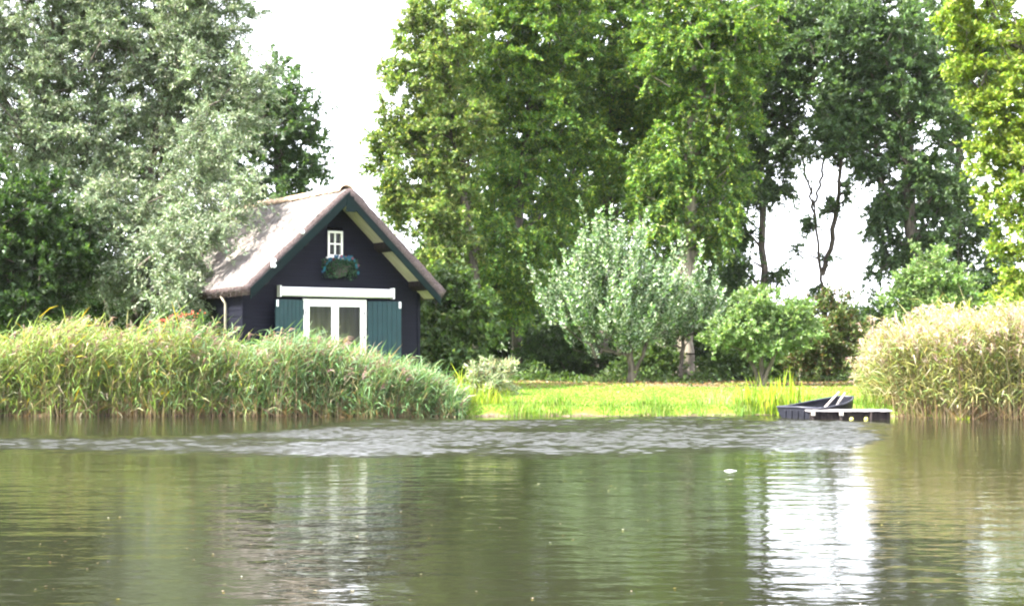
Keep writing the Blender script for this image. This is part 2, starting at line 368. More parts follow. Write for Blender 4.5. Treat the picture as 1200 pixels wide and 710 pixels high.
def make_tree(name, label, cat, base, blobs, n_cl, palette, seed, leaf=(0.15, 0.075), twigs=6, per=13, tl=0.75, up=0.25, droop=0.25,
              trunk=None, trunk_r=0.2, mat='leaf', bark='bark', group=None, shell=0.33, flat=0.8, stems=1, crown_name='crown', tint_spread=0.16, upn=0.7, wand=False, limbs=(), fine=1.8):
    """blobs: list of (px, py, rx, ry[, dY]) ellipses in the photo at the tree's own depth; base: (px, Y)"""
    rng = np.random.default_rng(seed)
    Y = base[1]; bx = (base[0] - 600) / F_PX * Y
    bz = float(ground_z(bx, Y)) - 0.05
    o = np.array([bx, Y, bz]); s = Y / F_PX
    B = []
    for b in blobs:
        Yb = Y + (b[4] if len(b) > 4 else 0); c = np.array(at(b[0], b[1], Yb)) - o; sb = Yb / F_PX
        B.append((c, np.array([b[2] * sb, 0.5 * (b[2] + b[3]) * sb * 0.9, b[3] * sb])))
    vol = np.array([(r[0] * r[1] * r[2]) ** (2 / 3) for c, r in B]); vol /= vol.sum()
    k = rng.choice(len(B), n_cl, p=vol)
    d = unit(rng.normal(size=(n_cl, 3))); rad = rng.random(n_cl) ** shell
    C = np.array([B[i][0] for i in k]) + d * rad[:, None] * np.array([B[i][1] for i in k])
    C = C[C[:, 2] > 0.25]; d = d[:len(C)]; n_cl = len(C)
    # trunk
    if trunk is None:
        zt = C[:, 2].max() * 0.75
        xm, ym = np.median(C[:, 0]), np.median(C[:, 1])
        trunk = [(0, 0, 0), (xm * 0.12, ym * 0.1, zt * 0.3), (xm * 0.4, ym * 0.4, zt * 0.6), (xm * 0.7, ym * 0.7, zt)]
    else:
        trunk = [tuple(np.array(at(a, b_, Y)) - o) for a, b_ in trunk]; trunk[0] = (trunk[0][0], 0, 0)
    paths = [np.array(trunk, float)]
    for q_ in range(stems - 1):
        a = rng.random() * 6.28; e = paths[0].copy()
        f = np.linspace(0, 1, len(e))[:, None]
        e = e + f * np.array([[math.cos(a), math.sin(a) * 0.8, -0.15]]) * e[-1, 2] * rng.uniform(0.2, 0.45)
        paths.append(e)
    for lb in limbs:
        paths.append(np.array([np.array(at(a, b_, Y)) - o for a, b_ in lb]))
    nodes, par = [], []
    for tr in paths:
        seg = np.linspace(0, len(tr) - 1, 14)
        first = True
        for t in seg:
            i = min(int(t), len(tr) - 2); pnt = tr[i] + (tr[i + 1] - tr[i]) * (t - i)
            if 0 < t < len(tr) - 1: pnt = pnt + rng.normal(0, 0.012 * tr[-1, 2] ** 0.5, 3) * np.array([1, 1, 0.2])
            nodes.append(pnt); par.append(-1 if first else len(nodes) - 2); first = False
    core = np.array(nodes)
    dist = np.min(np.linalg.norm(C[:, None, :] - core[None], axis=2), axis=1)
    cl_node = []
    arr = np.zeros((len(nodes) + n_cl * 6, 3)); arr[:len(nodes)] = core; cnt = len(nodes)
    for ci in np.argsort(dist):
        c = C[ci]
        v = c - arr[:cnt]
        dd = np.linalg.norm(v, axis=1)
        pen = np.maximum(0, 0.25 * dd - v[:, 2]) * 1.3
        j = int(np.argmin(dd + pen)); p0 = arr[j]; ln = dd[j]
        m = int(min(4, max(1, ln // 0.7)))
        last = j
        for q_ in range(1, m + 1):
            t = q_ / m
            pnt = p0 + (c - p0) * t
            if q_ < m: pnt = pnt + rng.normal(0, 0.06 * ln, 3) + np.array([0, 0, 0.10 * ln * math.sin(t * math.pi)])
            arr[cnt] = pnt; par.append(last); last = cnt; cnt += 1
        cl_node.append(last)
    par = np.array(par); num = np.zeros(cnt)
    for i in cl_node: num[i] += 1
    for i in range(cnt - 1, -1, -1):
        if par[i] >= 0: num[par[i]] += num[i]
    top = max(num.max(), 1)
    rr = np.maximum(trunk_r * (np.maximum(num, 0.3) / top) ** 0.47, 0.011)
    flare = 1 + 0.35 * np.exp(-arr[:cnt, 2] / 0.35) * (rr > 0.5 * trunk_r)
    rr = rr * flare
    e = np.where(par >= 0)[0]
    V, Fq = edge_tubes(arr[par[e]], arr[e], rr[par[e]] * np.where(num[par[e]] > 3 * num[e], np.clip(num[e] / num[par[e]] * 2.2, 0.25, 1) ** 0.5, 1), rr[e], 6)
    root = empty(name, tuple(o)); tag(root, label, cat, group)
    link('trunk', np_mesh(name + '_trunk', V, Fq, M[bark], smooth=True), root)
    # leaves on sprays
    ctr = np.array([C[:, 0].mean(), C[:, 1].mean(), C[:, 2].mean() - 0.2 * np.ptp(C[:, 2])])
    out_d = unit(C - ctr)
    nt_ = n_cl * twigs
    ci = np.repeat(np.arange(n_cl), twigs)
    td = unit(out_d[ci] * 0.55 + rng.normal(0, 0.75, (nt_, 3)) * np.array([1, 1, flat]) + np.array([0, 0, up]))
    if wand: td = unit(out_d[ci] * np.array([0.42, 0.42, 0.1]) + rng.normal(0, 0.10, (nt_, 3)) + np.array([0, 0, 1.0]))
    L = tl * (rng.uniform(0.35, 0.95, nt_) * np.where(rng.random(nt_) < 0.12, 1.7, 1.0) if wand else rng.uniform(0.5, 1.15, nt_))
    per = int(per * fine)
    li = np.repeat(np.arange(nt_), per)
    nl = len(li)
    t = rng.uniform(0.05, 1, nl)
    pos = C[ci][li] + td[li] * (L[li] * t)[:, None] - np.array([0, 0, 1.0]) * (droop * L[li] * t * t)[:, None] + rng.normal(0, 0.035, (nl, 3))
    ax = unit(td[li] * 0.7 + rng.normal(0, 0.65, (nl, 3)) + np.array([0, 0, -droop * 0.8 + up * 0.5]))
    if wand:
        an = rng.uniform(0, 6.283, nl); rd = np.stack([np.cos(an), np.sin(an), 0 * an], 1)
        pos = pos + rd * (rng.uniform(0, 0.17, nl) * (1 - t) ** 0.6)[:, None]
        ax = unit(rd * 0.9 + td[li] * 0.75 + rng.normal(0, 0.25, (nl, 3)))
    nr = unit(rng.normal(0, 0.75, (nl, 3)) + np.array([0, 0, upn]) + 0.35 * out_d[ci][li])
    size = rng.uniform(0.65, 1.25, nl)
    v, f = leaf_tris(pos, ax, nr, leaf[0] * size, leaf[1] * size * 1.05)
    cc = pick_colors(rng, nl, palette) * (1 + tint_spread * rng.normal(0, 1, (n_cl, 1)))[ci][li]
    co = link(crown_name, np_mesh(name + '_crown', v, f, M[mat], cols=np.repeat(np.clip(cc, 0.004, 0.8), 3, 0)), root)
    tag(co, kind='stuff')
    return root

# palettes (linear base colours)
ASH = [(5, (0.066, 0.130, 0.028), 0.2), (3, (0.125, 0.20, 0.032), 0.2), (1.5, (0.22, 0.27, 0.04), 0.2)]
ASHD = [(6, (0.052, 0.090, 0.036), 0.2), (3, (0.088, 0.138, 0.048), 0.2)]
YEL = [(4, (0.17, 0.235, 0.03), 0.2), (3, (0.25, 0.29, 0.045), 0.2), (2, (0.10, 0.16, 0.025), 0.2)]
LOOSE = [(5, (0.10, 0.155, 0.04), 0.2), (3, (0.20, 0.225, 0.065), 0.2)]
WILLOW = [(5, (0.135, 0.178, 0.098), 0.15), (3, (0.25, 0.28, 0.19), 0.15), (2, (0.105, 0.15, 0.055), 0.15)]
SILV = [(4, (0.37, 0.43, 0.31), 0.2), (5, (0.08, 0.145, 0.052), 0.2), (1.5, (0.15, 0.25, 0.05), 0.2)]
APPLE = [(5, (0.11, 0.18, 0.055), 0.2), (4, (0.21, 0.28, 0.12), 0.2)]
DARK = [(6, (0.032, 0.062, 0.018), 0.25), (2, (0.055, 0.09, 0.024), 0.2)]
BUSH = [(6, (0.055, 0.095, 0.028), 0.25), (2, (0.10, 0.14, 0.04), 0.2)]
BROWN = [(5, (0.075, 0.105, 0.035), 0.2), (2, (0.14, 0.09, 0.05), 0.2), (2, (0.12, 0.16, 0.05), 0.2)]

# ------------------------------------------------------------------ the cottage
# local frame: x along the gable (to the right), y into the house, z up from the floor
HA = R(36.0); FLOOR = 0.9
HG = Vector((-5.123, 41.0, FLOOR))
house = empty('cottage', HG, HA)
tag(house, 'black weatherboarded cottage with thatched roof and green shutters behind the reeds', 'cottage')
HW, OV, EX, DEPTH = 2.85, 0.88, 3.27, 6.7               # half width, front overhang, eave half width, wall depth
ZA, ZE = 6.38 - FLOOR, 3.39 - FLOOR                     # outer thatch at ridge and eave
SL = (ZA - ZE) / EX; CS = 1 / math.sqrt(1 + SL * SL)    # slope, cosine
TH = 0.27                                               # thatch thickness
ZI = ZA - TH / CS                                       # underside at the ridge
def under(x): return ZI - SL * abs(x)
rng = np.random.default_rng(3)

def plank_front(x0, x1, xt0, xt1, z0, z1, y, mb=None):
    """one overlapping weatherboard: bottom edge proud of the top edge"""
    m = MB()
    m.hexa([(x0, y - 0.030, z0), (x1, y - 0.030, z0), (x0, y + 0.012, z0), (x1, y + 0.012, z0),
            (xt0, y - 0.012, z1), (xt1, y - 0.012, z1), (xt0, y + 0.012, z1), (xt1, y + 0.012, z1)])
    return m
BH = 0.185
openings = [(-1.03, 1.03, -1.0, 2.24), (-0.245, 0.245, 3.46, 4.21)]
wall = MB()   # dark inner shell set behind the boards
wall.box(-HW + 0.02, -HW + 0.10, 0.10, DEPTH, -0.5, under(HW) - 0.05)
wall.box(HW - 0.10, HW - 0.02, 0.10, DEPTH, -0.5, under(HW) - 0.05)
wall.box(-HW + 0.1, HW - 0.1, DEPTH - 0.08, DEPTH, -0.5, under(HW))
wall.add([(-HW, DEPTH - .05, under(HW)), (HW, DEPTH - .05, under(HW)), (0, DEPTH - .05, ZI - .02), (-HW, DEPTH, under(HW)), (HW, DEPTH, under(HW)), (0, DEPTH, ZI - .02)], [(0, 1, 2), (5, 4, 3), (0, 3, 4, 1), (1, 4, 5, 2), (2, 5, 3, 0)])
w_o = wall.build('wall', M['weatherboard'], house)
z = -0.5; row = 0
while z < ZI - 0.08:
    z1 = min(z + BH + 0.012, ZI - 0.02)
    def hw(zz): return min(HW, max(0.02, (ZI - zz) / SL - 0.01))
    a0, a1 = hw(z), hw(z1)
    spans = [(-a0, a0, -a1, a1)]
    for ox0, ox1, oz0, oz1 in openings:
        if oz0 - 0.02 < z + BH * 0.5 < oz1 + 0.02:
            spans = [(-a0, ox0, -a1, ox0), (ox1, a0, ox1, a1)]
    for s_ in spans:
        plank_front(s_[0], s_[1], s_[2], s_[3], z, z1, 0.0).build('plank', M['weatherboard'], w_o)
    z += BH; row += 1
for side in (-1, 1):                                     # boards of the long walls
    z = -0.5
    while z < under(HW) - 0.1:
        m = MB(); X = side * HW
        m.hexa([(X + side * 0.028, 0.03, z), (X + side * 0.028, DEPTH, z), (X - side * 0.012, 0.03, z), (X - side * 0.012, DEPTH, z),
                (X + side * 0.010, 0.03, z + BH + .012), (X + side * 0.010, DEPTH, z + BH + .012), (X - side * 0.012, 0.03, z + BH + .012), (X - side * 0.012, DEPTH, z + BH + .012)])
        m.build('plank', M['weatherboard'], w_o); z += BH
for x in (-HW, HW):
    MB().box(x - 0.05, x + 0.05, -0.045, 0.05, -0.5, under(HW) - 0.02).build('corner_board', M['weatherboard'], w_o)
# interior: floor, and olive hanging coloured like trees reflected in the door glass
MB().box(-2.7, 2.7, 0.06, DEPTH - .1, 2.36, 2.42).build('ceiling', M['floor_in'], house)
MB().box(-2.4, 2.4, 0.2, 5.5, -0.06, 0.0).build('room_floor', M['floor_in'], house)
cur = MB()
n = 60
for i in range(n + 1):
    x = -2.6 + 5.2 * i / n; y = 1.25 + 0.035 * math.sin(i * 1.35) + 0.02 * math.sin(i * 0.5)
    cur.v += [(x, y, 0.02), (x, y, 2.2)]
for i in range(n): cur.f.append((2 * i, 2 * i + 2, 2 * i + 3, 2 * i + 1))
cur.build('reflection_curtain', M['reflection_curtain'], house, smooth=True)

# thatched roof: closed shell with uneven surface
Y0, Y1 = -OV, DEPTH + 0.7
ts = np.linspace(-1, 1, 61); ys = np.linspace(Y0, Y1, 56)
def outer(t):
    x = EX * t
    zz = ZA - SL * np.sqrt(x * x + 0.16 ** 2) + SL * 0.05 - 0.05 * np.sin(np.pi * np.abs(t)) * 0.6
    return x, zz
ox, oz = outer(ts)
ix = ts * (EX - TH * SL * CS); iz = ZI - SL * np.abs(ix) + 0.0
V = []
for j, y in enumerate(ys):
    nz = 0.006 * rng.normal(size=len(ts)) + 0.012 * np.sin(y * 2.1 + ts * 5) + 0.006 * np.sin(y * 5.3 - ts * 9)
    sag = -0.05 * math.sin(math.pi * j / (len(ys) - 1))
    V.append(np.stack([ox, np.full_like(ox, y) + (0.012 * rng.normal(size=len(ts)) if j in (0, len(ys) - 1) else 0), oz + nz + sag], 1))
    V.append(np.stack([ix, np.full_like(ix, y), iz + sag * 0.5], 1))
V = np.array(V).reshape(-1, 3); nt_ = len(ts); F, MI = [], []
def vid(j, layer, i): return (2 * j + layer) * nt_ + i
for j in range(len(ys) - 1):
    for i in range(nt_ - 1):
        F.append((vid(j, 0, i), vid(j, 0, i + 1), vid(j + 1, 0, i + 1), vid(j + 1, 0, i))); MI.append(0)
        F.append((vid(j, 1, i), vid(j + 1, 1, i), vid(j + 1, 1, i + 1), vid(j, 1, i + 1))); MI.append(1)
    F.append((vid(j, 0, 0), vid(j + 1, 0, 0), vid(j + 1, 1, 0), vid(j, 1, 0))); MI.append(1)
    F.append((vid(j, 0, nt_ - 1), vid(j, 1, nt_ - 1), vid(j + 1, 1, nt_ - 1), vid(j + 1, 0, nt_ - 1))); MI.append(1)
for j in (0, len(ys) - 1):
    for i in range(nt_ - 1): F.append((vid(j, 0, i), vid(j, 1, i), vid(j, 1, i + 1), vid(j, 0, i + 1))); MI.append(1)
roof = link('roof', np_mesh('roof', V, np.array(F), [M['thatch'], M['thatch_cut']], midx=MI, smooth=True), house)
# straws lying on the thatch
ns = 16000
tt = rng.uniform(-1, 1, ns); yy = rng.uniform(Y0, Y1, ns)
sx_, sz_ = outer(tt); sg = np.sign(tt)
dn = np.stack([sg * CS, rng.normal(0, 0.05, ns), -SL * CS * np.ones(ns)], 1); dn = unit(dn)
nr = np.stack([sg * SL * CS, 0 * tt, CS * np.ones(ns)], 1)
p0 = np.stack([sx_, yy, sz_ - 0.05 * np.sin(np.pi * (yy - Y0) / (Y1 - Y0))], 1) + nr * rng.uniform(0.0, 0.018, ns)[:, None]
ln = rng.uniform(0.12, 0.4, ns)
over = (np.abs(p0[:, 0] + dn[:, 0] * ln) > EX + 0.04); ln[over] *= 0.25
v, f = leaf_quads(p0, dn, unit(nr + rng.normal(0, 0.3, (ns, 3))), ln, rng.uniform(0.010, 0.02, ns), 0.2)
sc_ = pick_colors(rng, ns, [(5, (0.178, 0.160, 0.147), 0.08), (2, (0.155, 0.138, 0.125), 0.1), (2, (0.20, 0.18, 0.167), 0.08)])
M['straw'] = mat_leaf('straw', 0.8, 0.1, 0.1, (1, 1, 1))
tag(link('straw', np_mesh('straw', v, f, M['straw'], cols=np.repeat(sc_, 4, 0)), roof), kind='stuff')
# ragged straw ends on the front verge and eaves
ne = 5200
tt = np.concatenate([rng.uniform(-1, 1, ne // 2), np.where(rng.random(ne // 2) < 0.5, -1.0, 1.0)])
k = rng.random(ne)
x_o, z_o = outer(tt); x_i = tt * (EX - TH * SL * CS); z_i = ZI - SL * np.abs(x_i)
yy = np.where(np.arange(ne) < ne // 2, Y0 + 0.03, rng.uniform(Y0, Y1, ne))
p0 = np.stack([x_o + (x_i - x_o) * k, yy, z_o + (z_i - z_o) * k - np.where(np.arange(ne) < ne // 2, 0, 0.05 * np.sin(np.pi * (yy - Y0) / (Y1 - Y0)))], 1)
sg = np.sign(tt)
dn = np.where((np.arange(ne) < ne // 2)[:, None], np.stack([sg * CS * 0.5, -np.ones(ne), -SL * CS * 0.5 * np.ones(ne)], 1), np.stack([sg * CS, 0 * tt, -SL * CS * np.ones(ne)], 1))
dn = unit(dn + rng.normal(0, 0.12, (ne, 3)))
v, f = leaf_quads(p0, dn, unit(rng.normal(size=(ne, 3))), rng.uniform(0.03, 0.07, ne), rng.uniform(0.010, 0.02, ne), 0.2)
sc_ = pick_colors(rng, ne, [(5, (0.115, 0.09, 0.088), 0.25), (3, (0.065, 0.045, 0.042), 0.25), (2, (0.17, 0.145, 0.14), 0.15)])
tag(link('straw_ends', np_mesh('straw_ends', v, f, M['straw'], cols=np.repeat(sc_, 4, 0)), roof), kind='stuff')
# half-round ridge tiles, one mesh shared
rt = MB(); nseg = 10
for (yy_, rr_) in ((0.0, 0.215), (0.40, 0.195)):
    for dr in (0.0, -0.03):
        for i in range(nseg + 1):
            a = math.pi * (0.02 + 0.96 * i / nseg); rt.v.append(((rr_ + dr) * math.cos(a) * 1.15, yy_, (rr_ + dr) * math.sin(a)))
m1 = nseg + 1
for i in range(nseg):
    rt.f += [(i, i + 1, 2 * m1 + i + 1, 2 * m1 + i), (m1 + i + 1, m1 + i, 3 * m1 + i, 3 * m1 + i + 1), (i + 1, i, m1 + i, m1 + i + 1), (2 * m1 + i, 2 * m1 + i + 1, 3 * m1 + i + 1, 3 * m1 + i)]
rt.f += [(0, 2 * m1, 3 * m1, m1), (nseg, m1 + nseg, 3 * m1 + nseg, 2 * m1 + nseg)]
tile_me = bpy.data.meshes.new('ridge_tile'); tile_me.from_pydata(rt.v, [], rt.f); tile_me.materials.append(M['ridge_tile']); tile_me.update()
tile_me.polygons.foreach_set('use_smooth', np.ones(len(tile_me.polygons), bool))
yt = Y0 + 0.16; k = 0
while yt < Y1 - 0.3:
    o = link('ridge_tile', tile_me, roof, (random.uniform(-.012, .012), yt, ZA - 0.19 - 0.05 * math.sin(math.pi * (yt - Y0) / (Y1 - Y0)) + random.uniform(-.008, .008)))
    o.rotation_euler = (random.uniform(-.015, .015), random.uniform(-.02, .02), random.uniform(-.02, .02)); yt += 0.365

# bargeboards, soffit boards, purlin ends
def sloped(side, d0, d1, y0, y1, xa, xb):
    """a board under the thatch: d0..d1 = vertical drop below the underside, from xa to xb along the slope"""
    m = MB()
    def P(x, y, d): return (side * x, y, under(x) - d)
    m.hexa([P(xa, y0, d1), P(xb, y0, d1), P(xa, y1, d1), P(xb, y1, d1), P(xa, y0, d0), P(xb, y0, d0), P(xa, y1, d0), P(xb, y1, d0)])
    return m
for side in (-1, 1):
    sloped(side, -0.17 if side < 0 else -0.05, 0.13 if side < 0 else 0.21, Y0 - 0.045, Y0 - 0.005, 0.002 if side > 0 else 0.0, EX - TH * SL * CS - 0.02).build('bargeboard', M['green_paint'], house, bevel=0.006)
    nb = 4; wbd = (OV - 0.02) / nb
    for q_ in range(nb):
        yb = Y0 + 0.004 + q_ * wbd
        sloped(side, 0.012, 0.034, yb + 0.006, yb + wbd - 0.006, 0.03, EX - TH * SL * CS - 0.05).build('soffit_board', M['cream_paint'], house)
    for xp in (1.35, 2.55):
        sloped(side, 0.036, 0.19, Y0 + 0.01, -0.036, xp - 0.07, xp + 0.07).build('purlin_end', M['dark_wood'], house)
MB().hexa([(-0.16, Y0 - 0.062, ZI - 0.42), (0.16, Y0 - 0.062, ZI - 0.42), (-0.16, Y0 - 0.046, ZI - 0.42), (0.16, Y0 - 0.046, ZI - 0.42),
           (-0.10, Y0 - 0.062, ZI + 0.02), (0.10, Y0 - 0.062, ZI + 0.02), (-0.10, Y0 - 0.046, ZI + 0.02), (0.10, Y0 - 0.046, ZI + 0.02)]).build('apex_board', M['green_paint'], house)

# upper window
win = empty('window', (0, 0, 0)); win.parent = house
def bar(parent, name, x0, x1, z0, z1, y0, y1, mat='white_paint', bev=0.006):
    return MB().box(x0, x1, y0, y1, z0, z1).build(name, M[mat], parent, bevel=bev)
wx, wz0, wz1 = 0.245, 3.46, 4.21
bar(win, 'frame', -wx, -wx + 0.065, wz0, wz1, -0.06, 0.02); bar(win, 'frame', wx - 0.065, wx, wz0, wz1, -0.06, 0.02)
bar(win, 'frame', -wx + .065, wx - .065, wz1 - 0.065, wz1, -0.06, 0.02); bar(win, 'frame', -wx + .065, wx - .065, wz0, wz0 + 0.07, -0.06, 0.02)
bar(win, 'muntin', -0.022, 0.022, wz0 + .07, wz1 - .065, -0.045, 0.012); 
for xa, xb in ((-wx + .065, -0.022), (0.022, wx - .065)): bar(win, 'muntin', xa, xb, 3.815, 3.86, -0.045, 0.012)
bar(win, 'sill', -wx - 0.05, wx + 0.05, wz0 - 0.055, wz0 - 0.002, -0.11, 0.02)
for xa, xb in ((-wx + .065, -0.022), (0.022, wx - .065)):
    for za, zb in ((wz0 + .07, 3.815), (3.86, wz1 - .065)): bar(win, 'pane', xa, xb, za, zb, -0.012, -0.006, 'glass', 0)
for (a, b_, c, d) in ((-wx - .05, -wx - .003, wz0 - 0.0, wz1 + .05), (wx + .003, wx + .05, wz0, wz1 + .05), (-wx - .003, wx + .003, wz1 + .003, wz1 + .05)):
    bar(win, 'trim', a, b_, c, d, -0.05, -0.031, 'weatherboard')

# glazed double doors
bar(house, 'door_frame', -1.03, -0.95, 0, 2.24, -0.07, 0.03); bar(house, 'door_frame', 0.95, 1.03, 0, 2.24, -0.07, 0.03)
bar(house, 'door_frame', -0.95, 0.95, 2.155, 2.24, -0.07, 0.03); bar(house, 'threshold', -1.03, 1.03, -0.08, -0.003, -0.12, 0.1, 'dark_wood')
for sgn in (-1, 1):
    dr = empty('door', (0, 0, 0)); dr.parent = house
    x0, x1 = (-0.945, -0.003) if sgn < 0 else (0.003, 0.945)
    bar(dr, 'stile', x0, x0 + 0.115, 0.01, 2.15, -0.055, -0.005); bar(dr, 'stile', x1 - 0.115, x1, 0.01, 2.15, -0.055, -0.005)
    bar(dr, 'rail', x0 + .115, x1 - .115, 2.03, 2.15, -0.055, -0.005); bar(dr, 'rail', x0 + .115, x1 - .115, 0.01, 0.55, -0.055, -0.005)
    bar(dr, 'pane', x0 + .115, x1 - .115, 0.55, 2.03, -0.034, -0.028, 'glass', 0)
    xh = -0.06 if sgn < 0 else 0.06
    MB().tube([(xh, -0.055, 1.02), (xh, -0.10, 1.02), (xh + sgn * 0.10, -0.105, 1.02)], [0.012] * 3, 8).build('handle', M['metal_dark'], dr)
    for zz in (0.3, 1.15, 1.85): MB().tube([(sgn * 0.955, -0.075, zz - .05), (sgn * 0.955, -0.075, zz + .05)], [0.014] * 2, 8).build('hinge', M['metal_dark'], dr)

# shutters, folded back to about 165 degrees
for sgn in (-1, 1):
    sh = empty('shutter', (sgn * 1.045, -0.085, 0), -sgn * R(14)); sh.parent = house
    for q_ in range(7):
        xa = sgn * (0.01 + q_ * 0.147); xb = xa + sgn * 0.141
        bar(sh, 'plank', min(xa, xb), max(xa, xb), 0.02, 2.20, -0.03, 0.0, 'shutter_paint', 0.008)
    for zz in (0.35, 1.8): bar(sh, 'ledge', min(sgn * .02, sgn * 1.03), max(sgn * .02, sgn * 1.03), zz, zz + 0.12, 0.002, 0.025, 'shutter_paint')
    bar(sh, 'holdback', min(sgn * .95, sgn * 1.02), max(sgn * .95, sgn * 1.02), 2.0, 2.19, -0.055, -0.032, 'white_plastic')
    for zz in (0.41, 1.86): MB().tube([(sgn * -0.008, -0.01, zz - .08), (sgn * -0.008, -0.01, zz + .08)], [0.016] * 2, 8).build('hinge', M['metal_dark'], sh)

# awning cassette over the doors
aw = empty('awning', (0, 0, 0)); aw.parent = house
x0, x1 = -1.80, 1.84
prof = [(-0.035, 2.30), (-0.035, 2.55), (-0.16, 2.565), (-0.235, 2.50), (-0.235, 2.36), (-0.18, 2.30)]
ab = MB(); ab.v = [(x, y, zz) for x in (x0, x1) for (y, zz) in prof]; n = len(prof)
ab.f = [tuple(range(n)), tuple(reversed(range(n, 2 * n)))] + [(i, i + n, (i + 1) % n + n, (i + 1) % n) for i in range(n)]
ab.build('cassette', M['awning'], aw, bevel=0.012)
MB().box(x0 + .03, x1 - .03, -0.245, -0.236, 2.335, 2.365).build('front_rail', M['white_paint'], aw)
for xa, xb in ((x0 - 0.05, x0 - 0.002), (x1 + 0.002, x1 + 0.05)):
    MB().box(xa, xb, -0.25, -0.032, 2.275, 2.60).build('end_cap', M['awning'], aw, bevel=0.012)

# twin floodlight under the left verge and a small white sensor higher up
def on_barge(px, py):
    """spot on the bargeboard plane, in house coordinates, that the photo shows at this pixel"""
    o_ = Vector((0, 0, CAM_Z)); d_ = at(px, py, 40) - o_
    inv = Matrix.Rotation(-HA, 3, 'Z'); lo = inv @ (o_ - HG); ld = inv @ d_
    t = (Y0 - 0.05 - lo.y) / ld.y; return lo + ld * t
lp = on_barge(319, 308)
fl = empty('floodlight', lp); fl.parent = house
for dz in (0.07, -0.07):
    MB().tube([(0, 0.02, dz), (0, -0.02, dz), (0.01, -0.09, dz - .01), (0.012, -0.12, dz - .012)], [0.03, 0.045, 0.065, 0.05], 12).build('lamp_head', M['white_plastic'], fl, smooth=False)
MB().box(-0.03, 0.03, 0.005, 0.03, -0.13, 0.13).build('bracket', M['white_plastic'], fl)
sp = on_barge(354, 272)
MB().tube([(0, 0.02, 0), (0, -0.03, 0), (0, -0.07, -0.01)], [0.05, 0.06, 0.03], 12).build('motion_sensor', M['white_plastic'], house, loc=sp)
# downpipe and eaves gutter on the long wall
MB().tube([(-HW - 0.10, 0.95, -0.3), (-HW - 0.10, 0.95, 2.1), (-HW - 0.24, 0.95, 2.3)], [0.035] * 3, 8).build('downpipe', M['cream_paint'], house, smooth=True)

# flower basket under the upper window
fbw = HG + Matrix.Rotation(HA, 3, 'Z') @ Vector((0.10, -0.04, 2.98))
fb = empty('flower_basket', fbw, HA)
tag(fb, 'wall basket with blue and pink flowers and trailing leaves under the small gable window', 'flower basket')
bk = MB(); nn = 14
for i in range(nn + 1):
    a = math.pi * i / nn
    for j, (rr_, zz) in enumerate(((0.40, 0.28), (0.36, 0.12), (0.2, -0.06), (0.02, -0.12))): bk.v.append((rr_ * math.cos(a), -0.02 - rr_ * 0.62 * math.sin(a), zz))
for i in range(nn):
    for j in range(3): bk.f.append((i * 4 + j, i * 4 + j + 1, i * 4 + 5 + j, i * 4 + 4 + j))
bk.build('planter', M['planter'], fb, smooth=True)
nl = 900
a = rng.uniform(0, math.pi, nl); rr_ = 0.44 * np.sqrt(rng.random(nl))
kk = rng.random(nl)
fx = np.cos(a) * rr_ * 1.35; hang = np.where((np.abs(np.abs(fx) - 0.36) < 0.16) | (rng.random(nl) < 0.3), rng.random(nl) ** 1.3 * 0.5, rng.random(nl) * 0.15)
pos = np.stack([fx, -0.06 - np.sin(a) * rr_ * 0.7, 0.33 + 0.10 * rng.random(nl) - hang], 1)
v, f = leaf_quads(pos, unit(rng.normal(size=(nl, 3)) + np.array([0, -0.4, -0.6])), unit(rng.normal(size=(nl, 3)) + np.array([0, -1, 0.5])), rng.uniform(.05, .10, nl), rng.uniform(.03, .055, nl))
cc = pick_colors(rng, nl, [(4, (0.015, 0.05, 0.025), 0.25), (2, (0.03, 0.085, 0.035), 0.2)])
tag(link('foliage', np_mesh('basket_foliage', v, f, M['leaf'], cols=np.repeat(cc, 4, 0)), fb), kind='stuff')
M['petal'] = mat_leaf('petal', 0.6, 0.2, 0.3, (1, 1, 1))
nb = 46
for q_ in range(nb):
    t = -1 + 2 * (q_ + 0.5) / nb
    x = t * 0.60; z_ = 0.44 - 0.30 * max(0, abs(t) - 0.55) / 0.45 * random.uniform(0.6, 1.5) + random.uniform(-.05, .05); y = -0.10 - 0.22 * math.sqrt(max(0, 1 - t * t)) * random.uniform(.5, 1.1)
    P_, A_, N_ = [], [], []
    for e in range(7):
        an = e * 2 * math.pi / 7; ax = Vector((math.cos(an), -0.35, math.sin(an))).normalized()
        P_.append((0, 0, 0)); A_.append(ax); N_.append((0, -1, 0.1))
    v, f = leaf_quads(np.array(P_, float), np.array(A_), np.array(N_, float), np.full(7, random.uniform(.045, .06)), np.full(7, .04), 0.1)
    colr = (0.25, 0.06, 0.08) if q_ % 8 == 3 else ((0.015, 0.11, 0.14) if q_ % 3 else (0.025, 0.08, 0.15))
    link('blossom', np_mesh('blossom', v, f, M['petal'], cols=np.tile(np.array(colr), (28, 1))), fb, (x, y, z_))

